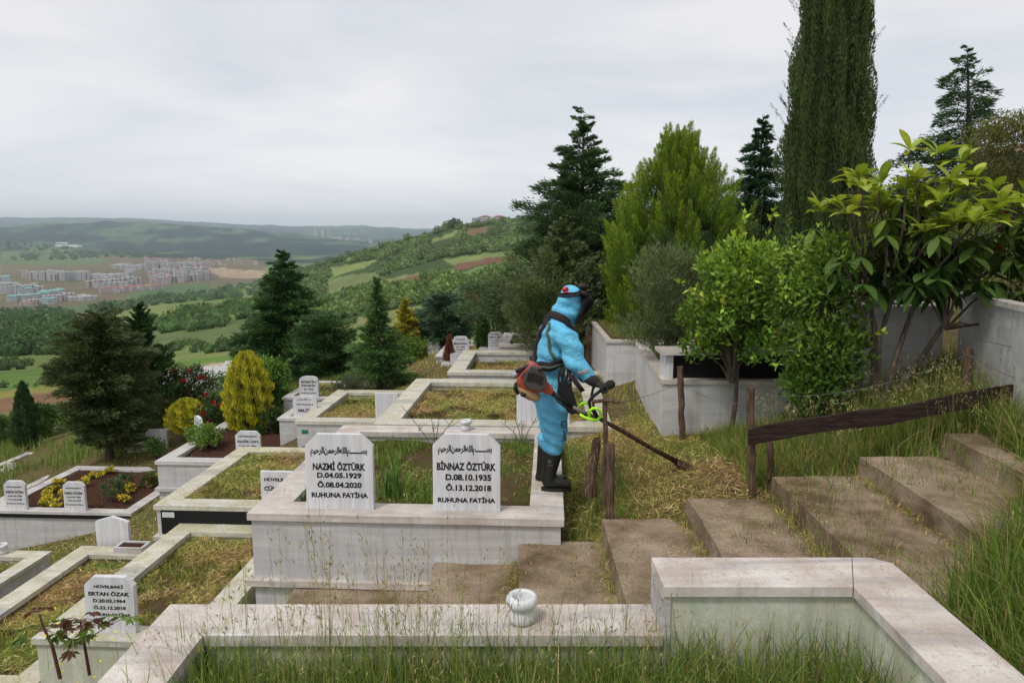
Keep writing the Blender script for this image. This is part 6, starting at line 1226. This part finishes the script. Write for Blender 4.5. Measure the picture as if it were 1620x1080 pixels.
# reflective band on the sleeve
def strap(name, pts, wd, m, th=.006, off=.004, n=30):
    P = [Vector(p) for p in pts]; seg = [0]
    for a, b in zip(P, P[1:]): seg.append(seg[-1] + (b - a).length)
    q = []
    for s in np.linspace(0, seg[-1], n): i = min(np.searchsorted(seg, s, side='right') - 1, len(P) - 2); f = (s - seg[i]) / (seg[i + 1] - seg[i]); p = P[i].lerp(P[i + 1], f); h = bvh.find_nearest(p); q.append((h[0], h[1]))
    for _ in range(3): q = [q[0]] + [((q[i - 1][0] + q[i][0] * 2 + q[i + 1][0]) / 4, (q[i - 1][1] + q[i][1] + q[i + 1][1]).normalized()) for i in range(1, len(q) - 1)] + [q[-1]]
    bm = bmesh.new(); rings = []
    for i, (p, nn) in enumerate(q):
        d = (q[min(i + 1, n - 1)][0] - q[max(i - 1, 0)][0]).normalized(); s = d.cross(nn).normalized(); w_ = wd[i * len(wd) // n] if hasattr(wd, '__len__') else wd
        rings.append([bm.verts.new(p + s * a * w_ / 2 + nn * b) for a, b in ((-1, off - .012), (-1, off + th * .6), (-.6, off + th), (.6, off + th), (1, off + th * .6), (1, off - .012))])
    for i in range(n - 1):
        for k in range(6): bm.faces.new((rings[i][k], rings[i][(k + 1) % 6], rings[i + 1][(k + 1) % 6], rings[i + 1][k]))
    bm.faces.new(rings[0][::-1]); bm.faces.new(rings[-1]); return bm_obj(name, bm, m, person, True)
strap('reflective_band', [W(912, 597, 5.56), W(922, 591, 5.54), W(932, 585, 5.56)], .035, mat('reflective_grey', (.32, .33, .35), .4), .002, .001, 14)
strap('shoulder_pad', [W(858, 505, 6.0), W(868, 497, 5.9), W(880, 497, 5.8), W(895, 503, 5.76), W(905, 512, 5.8), W(908, 522, 5.85)], .062, webbing, .014)
strap('back_strap', [W(866, 499, 5.85), W(858, 510, 5.82), W(850, 528, 5.84), W(846, 550, 5.86), W(844, 572, 5.84)], .055, webbing, .012)
strap('side_strap', [W(862, 503, 5.76), W(859, 520, 5.72), W(863, 540, 5.70), W(871, 557, 5.70), W(878, 570, 5.71)], .026, webg, .008)
loop_c = W(869, 573, YM); belt = [loop_c + Vector((.2 * math.cos(a), .22 * math.sin(a), .02 * math.cos(a))) for a in np.linspace(0, 2 * math.pi, 24)]
strap('waist_belt', belt, .075, webbing, .016, n=60); strap('belt_strap', [p + Vector((0, 0, -.008)) for p in belt], .024, webg, .022, n=60)
strap('front_strap', [W(906, 515, 6.0), W(911, 535, 5.9), W(905, 560, 5.8), W(892, 575, 5.75)], .03, webbing, .008)
# hip pad and dangling harness strings
bm = bmesh.new(); hp = [(884, 604), (893, 600), (901, 606), (907, 620), (913, 640), (914, 652), (906, 656), (898, 652), (888, 636), (881, 620)]; a = [bm.verts.new(W(x, y, 5.60)) for x, y in hp]; b = [bm.verts.new(W(x, y, 5.63)) for x, y in hp]; n = len(hp); bm.faces.new(a[::-1]); bm.faces.new(b)
for i in range(n): bm.faces.new((a[i], a[(i + 1) % n], b[(i + 1) % n], b[i]))
bmesh.ops.recalc_face_normals(bm, faces=bm.faces); bm_obj('hip_pad', bm, black, person, bev=.006)
bm = bmesh.new()
for k in range(7):
    x = 884 + k * 3; pts = [W(x + rng.normal(0, 1.2), 580 + j * 9, 5.62 - .01 * math.sin(j)) for j in range(7)]; add_tube(bm, pts, .005 if k % 2 else .009, 5)
add_tube(bm, [W(898, 590, 5.6), W(912, 608, 5.58), W(921, 619, 5.58)], .014, 6); add_tube(bm, [W(905, 592, 5.6), W(918, 610, 5.58), W(924, 618, 5.58)], .010, 6)
bm_obj('harness_strings', bm, webbing, person, True)
# face inside the hood, visor, headband
bm = bmesh.new(); loft(bm, [W(912, 492, YM), W(914, 482, YM), W(913, 472, YM)], [.062, .07, .065], [.06, .068, .06], Yv, 14); loft(bm, [W(922, 484, YM), W(926, 486, YM)], [.012, .010], [.016, .012], Yv, 8); bm_obj('face', bm, skinm, person, True)
mesh_m = mat('visor_mesh', (.012, .014, .018), .4, spec=.4)
prof_ = [(921, 457), (930, 463), (937, 470), (940, 478), (936, 486), (929, 495), (919, 504), (910, 511)]; bm = bmesh.new(); rings = []
for (px, py) in prof_:
    row = []
    for k, s in enumerate(np.linspace(-1, 1, 11)): p = W(px, py, YM); back = W(905, py + 6 if py > 480 else py + 2, YM); q = p.lerp(back, .62 * (abs(s) ** 2.2)); row.append(bm.verts.new(Vector((q.x, YM + s * .115, q.z))))
    rings.append(row)
for i in range(len(rings) - 1):
    for k in range(10): bm.faces.new((rings[i][k], rings[i][k + 1], rings[i + 1][k + 1], rings[i + 1][k]))
ext = bmesh.ops.solidify(bm, geom=bm.faces[:], thickness=.006); vis = bm_obj('face_shield', bm, mesh_m, person, True)
bm = bmesh.new(); c = W(908, 464, YM); rp = [c + Vector((.125 * math.cos(a), .112 * math.sin(a), .012 * math.cos(a) + .01)) for a in np.linspace(0, 6.283, 33)]
for i in range(32): pass
add_tube(bm, rp, .011, 6, False); add_tube(bm, [p + Vector((0, 0, -.022)) for p in rp], .007, 6, False); bm_obj('headband', bm, webbing, person, True)
bm = bmesh.new(); add_tube(bm, [W(892, 459, 5.83), W(897, 457, 5.80)], [.019, .019], 12); add_tube(bm, [W(893, 462, 5.80), W(901, 463, 5.79), W(899, 463.5, 5.79)], .007, 6); bm_obj('knob', bm, mat('knob_red', (.45, .02, .03), .4), person, True)
bm = bmesh.new(); add_tube(bm, [W(917, 452, 5.88), W(926, 456, 5.90)], [.03, .034], 10); add_tube(bm, [W(920, 462, 5.80), W(930, 468, 5.82)], [.018, .02], 8); bm_obj('visor_bracket', bm, black, person, True)
bm = bmesh.new(); add_tube(bm, [W(905, 460, 5.79), W(900, 461, 5.79)], .006, 5); bm.free()
# gloved hands
def hand(wx, wy, gx, gy, Y, s=1.0):
    """wrist at (wx, wy), grip centre at (gx, gy); four fingers curl round the bar, thumb on the near side"""
    bm = bmesh.new(); wv = W(wx, wy, Y); gv = W(gx, gy, Y); d = (gv - wv).normalized(); up = Vector((-d.z, 0, d.x)); loft(bm, [wv - d * .03, wv + d * .01, wv.lerp(gv, .5), wv.lerp(gv, .85)], [.036, .038, .046, .044], [.036, .034, .030, .024], Yv, 12)
    bar = Vector((0, 1, 0))
    for k, (o, ln, r) in enumerate(((-.036, .92, .0125), (-.012, 1, .013), (.012, .96, .0125), (.034, .82, .011))):
        b = wv.lerp(gv, .82) + bar * o * s + up * .012; p = [b]
        for j, (f, dn) in enumerate(((.030, .004), (.046, -.018), (.040, -.042), (.020, -.050))): p.append(b + d * f * ln + up * dn * ln)
        loft(bm, p, [r * 1.05, r * 1.05, r, r * .95, r * .8], [r * 1.05, r * 1.05, r, r * .95, r * .8], Yv, 8)
    b = wv.lerp(gv, .45) + bar * -.042; loft(bm, [b, b + d * .03 + up * -.012 + bar * -.012, b + d * .055 + up * -.03 - bar * .004, b + d * .066 + up * -.045], [.015, .014, .0125, .011], [.015, .014, .0125, .011], Yv, 8)
    return fused('glove', bm, glove_m, person, .005, 2)
hand(937, 602, 957, 613, 5.62); hand(925, 597, 940, 603, 6.14)
bm = bmesh.new(); loft(bm, [W(931, 597, 5.62), W(941, 604, 5.62)], [.052, .045], [.052, .045], Yv, 12); bm_obj('glove_cuff', bm, glove_m, person, True)

# brush cutter
bc = empty('brush_cutter', W(868, 612, 5.55), 0, 'orange brush cutter with tan fuel tank and long muddy shaft, held by the worker', 'brush cutter'); O = Vector(bc.location)
orange = mat('orange_plastic', (.36, .065, .035), .45); tan = mat('fuel_tank_tan', (.42, .27, .14), .5); grey = mat('starter_grey', (.06, .055, .05), .6); alu = mat('aluminium', (.42, .42, .43), .35, .7); neon = mat('neon_yellow_green', (.42, .90, .02), .5)
mud = bark('muddy_shaft', (.035, .022, .016), (.13, .085, .055)); tube_m = mat('shaft_metal', (.20, .17, .14), .5, .3)
def L_(px, py, Y): return W(px, py, Y) - O
def bc_part(name, bm, m, smooth=False, bev=0, parent=bc): bmesh.ops.recalc_face_normals(bm, faces=bm.faces); return bm_obj(name, bm, m, parent, smooth, bev)
def slab_px(bm, poly, Y0, Y1):
    a = [bm.verts.new(L_(x, y, Y0)) for x, y in poly]; k = Y1 / Y0; b = [bm.verts.new(L_(x, y, Y0) + Vector((0, Y1 - Y0, 0))) for x, y in poly]; n = len(poly); bm.faces.new(a[::-1]); bm.faces.new(b)
    for i in range(n): bm.faces.new((a[i], a[(i + 1) % n], b[(i + 1) % n], b[i]))
bm = bmesh.new(); slab_px(bm, [(838, 577), (845, 577), (860, 590), (866, 601), (864, 618), (853, 622), (832, 618), (818, 608), (817, 602), (828, 588)], 5.44, 5.64); hous = bc_part('engine_housing', bm, orange, bev=.012)
bm = bmesh.new(); slab_px(bm, [(840, 579), (856, 583), (864.5, 596), (863.5, 613), (853, 620.5), (834, 613), (826.5, 605), (832, 590)], 5.405, 5.4395); st_c = bc_part('starter_cover', bm, grey, bev=.008)
bm = bmesh.new()
for i in range(8): x = 836 + i * 3.3; y = 584 + abs(i - 3) * .6; a = [(x, y + 3 + i * .8), (x + 1.4, y + 3.4 + i * .8), (x + 1.0 - 2.5, y + 17 + i * .8), (x - 3.2, y + 16.6 + i * .8)]; slab_px(bm, a, 5.398, 5.4045)
bc_part('starter_ribs', bm, mat('rib_dark', (.015, .014, .013), .6), parent=st_c)
bm = bmesh.new()
for k in range(5): add_tube(bm, [L_(829 + k * 2.6, 589 - k * 2.0, 5.435), L_(824 + k * 2.6, 597 - k * 2.0, 5.435)], .0035, 5)
bc_part('cooling_fins', bm, grey)
bm = bmesh.new(); add_tube(bm, [L_(852, 586, 5.40), L_(856, 583, 5.39), L_(860, 585, 5.40)], .008, 7); bc_part('starter_handle', bm, black, True)
bm = bmesh.new(); add_tube(bm, [L_(829, 622, 5.43), L_(827, 627, 5.42)], [.02, .02], 12); bc_part('fuel_cap', bm, black, True)
bm = bmesh.new(); loft(bm, [L_(822, 611, 5.54), L_(832, 616, 5.54), L_(842, 623, 5.54), L_(849, 628, 5.54)], [.09, .10, .10, .085], [.045, .060, .055, .036], Yv, 16); bc_part('fuel_tank', bm, tan, True)
bm = bmesh.new(); loft(bm, [L_(816, 607, 5.5), L_(814, 614, 5.5), L_(819, 621, 5.5)], [.07, .075, .07], [.013, .013, .013], Yv, 10); bc_part('tank_strap', bm, black, True)
bm = bmesh.new(); loft(bm, [L_(813, 594, 5.52), L_(819, 589, 5.52)], [.03, .03], [.026, .026], Yv, 12); loft(bm, [L_(818, 588, 5.52), L_(828, 582, 5.52)], [.035, .04], [.02, .024], Yv, 12); bc_part('carburettor', bm, alu, True)
bm = bmesh.new(); loft(bm, [L_(818, 587, 5.5), L_(830, 580, 5.5), L_(838, 577, 5.5)], [.03, .04, .04], [.018, .014, .01], Yv, 10); bc_part('air_filter_cover', bm, black, True)
bm = bmesh.new(); slab_px(bm, [(858, 604), (866, 606), (876, 617), (874, 624), (864, 624), (855, 618)], 5.47, 5.58); bc_part('clutch_housing', bm, orange, bev=.008)
sh = [L_(872, 620, 5.52), L_(888, 632, 5.53), L_(905, 643, 5.56), L_(925, 653, 5.6), L_(948, 662, 5.66)]
bm = bmesh.new(); add_tube(bm, sh[:3], [.021, .019, .017], 12); bc_part('vibration_sleeve', bm, black, True)
bm = bmesh.new(); add_tube(bm, sh[2:], .0145, 12); bc_part('shaft', bm, tube_m, True)
bm = bmesh.new(); add_tube(bm, [sh[4], L_(985, 682, 5.78), L_(1030, 708, 5.95), L_(1071, 730, 6.12)], [.016, .018, .02, .024], 10)
for v in bm.verts: v.co += Vector((rng.normal(0, .0015), rng.normal(0, .0015), rng.normal(0, .0015)))
bc_part('muddy_tube', bm, mud, True)
bm = bmesh.new(); add_tube(bm, [sh[0], L_(884, 636, 5.5), L_(900, 648, 5.52), L_(918, 655, 5.56), L_(930, 657, 5.6)], .008, 7); bc_part('cable', bm, black, True)
bm = bmesh.new(); h0 = L_(1071, 730, 6.12); hd = L_(1086, 742, 6.16); loft(bm, [h0, h0.lerp(hd, .5), hd], [.035, .05, .055], [.03, .045, .05], Yv, 12)
for v in bm.verts: v.co += Vector((rng.normal(0, .004),) * 1 + (rng.normal(0, .004), rng.normal(0, .004)))
hdo = bc_part('cutter_head', bm, mud, False)
bm = bmesh.new(); add_lathe(bm, [(.02, -.03), (.055, -.028), (.062, -.01), (.055, .008), (.03, .015)], 16, hd + Vector((-.005, 0, -.03))); bc_part('line_spool', bm, black, True, parent=hdo)
n = 260; P = np.array(hd)[None] + rng.normal(0, .04, (n, 3)); v, q, c = leaves(P, rng.normal(size=(n, 3)) + [-.4, 0, 0], rand(n, .04, .1), .005, tints(n, (.12, .085, .05), .4)); link('tangled_grass', np_mesh('tangled_grass', v, q, c), hdo, M['straw'])
bm = bmesh.new(); add_tube(bm, [hd + Vector((.02, 0, -.03)), L_(1093, 752, 6.16), L_(1094, 772, 6.17)], .0013, 4); bc_part('cutting_line', bm, neon)
# handlebars
bm = bmesh.new(); add_tube(bm, [L_(946, 660, 5.64), L_(941, 654, 5.63), L_(934, 645, 5.62), L_(932, 635, 5.61), L_(938, 627, 5.61), L_(947, 620, 5.61), L_(957, 613, 5.62), L_(966, 607, 5.62)], [.012, .012, .013, .014, .014, .014, .014, .015], 10); bc_part('handlebar', bm, black, True)
bm = bmesh.new(); add_tube(bm, [L_(946, 660, 5.66), L_(940, 648, 5.85), L_(936, 625, 6.05), L_(940, 606, 6.12), L_(946, 601, 6.12)], .012, 8); bc_part('handlebar', bm, black, True)
bm = bmesh.new(); loft(bm, [L_(958, 612, 5.60), L_(965, 608, 5.60), L_(969, 607, 5.60)], [.026, .031, .028], [.030, .038, .034], Yv, 12)
for k in range(40):
    a = rng.uniform(0, 6.28); 
bc_part('grip', bm, mat('grip_foam', (.02, .02, .02), .9), True)
def torus_px(cx, cy, rx, ry, Y, r, a0=0, a1=6.283, tilt=0): return [L_(cx + rx * math.cos(a) * math.cos(tilt) - ry * math.sin(a) * math.sin(tilt), cy + rx * math.cos(a) * math.sin(tilt) + ry * math.sin(a) * math.cos(tilt), Y + .03 * math.sin(a)) for a in np.linspace(a0, a1, 25)]
bm = bmesh.new(); add_tube(bm, torus_px(941, 655, 9.3, 9.6, 5.56, .01), .0115, 8, False); bc_part('neon_ring', bm, neon, True)
bm = bmesh.new(); add_tube(bm, torus_px(925, 645, 8.5, 8.0, 5.66, .01, .6, 5.6), .0105, 8); bc_part('neon_ring', bm, neon, True)
bm = bmesh.new(); add_tube(bm, [L_(917, 655, 5.55), L_(925, 660, 5.54), L_(934, 663, 5.54), L_(943, 665, 5.55)], .011, 8); bc_part('neon_sleeve', bm, neon, True)
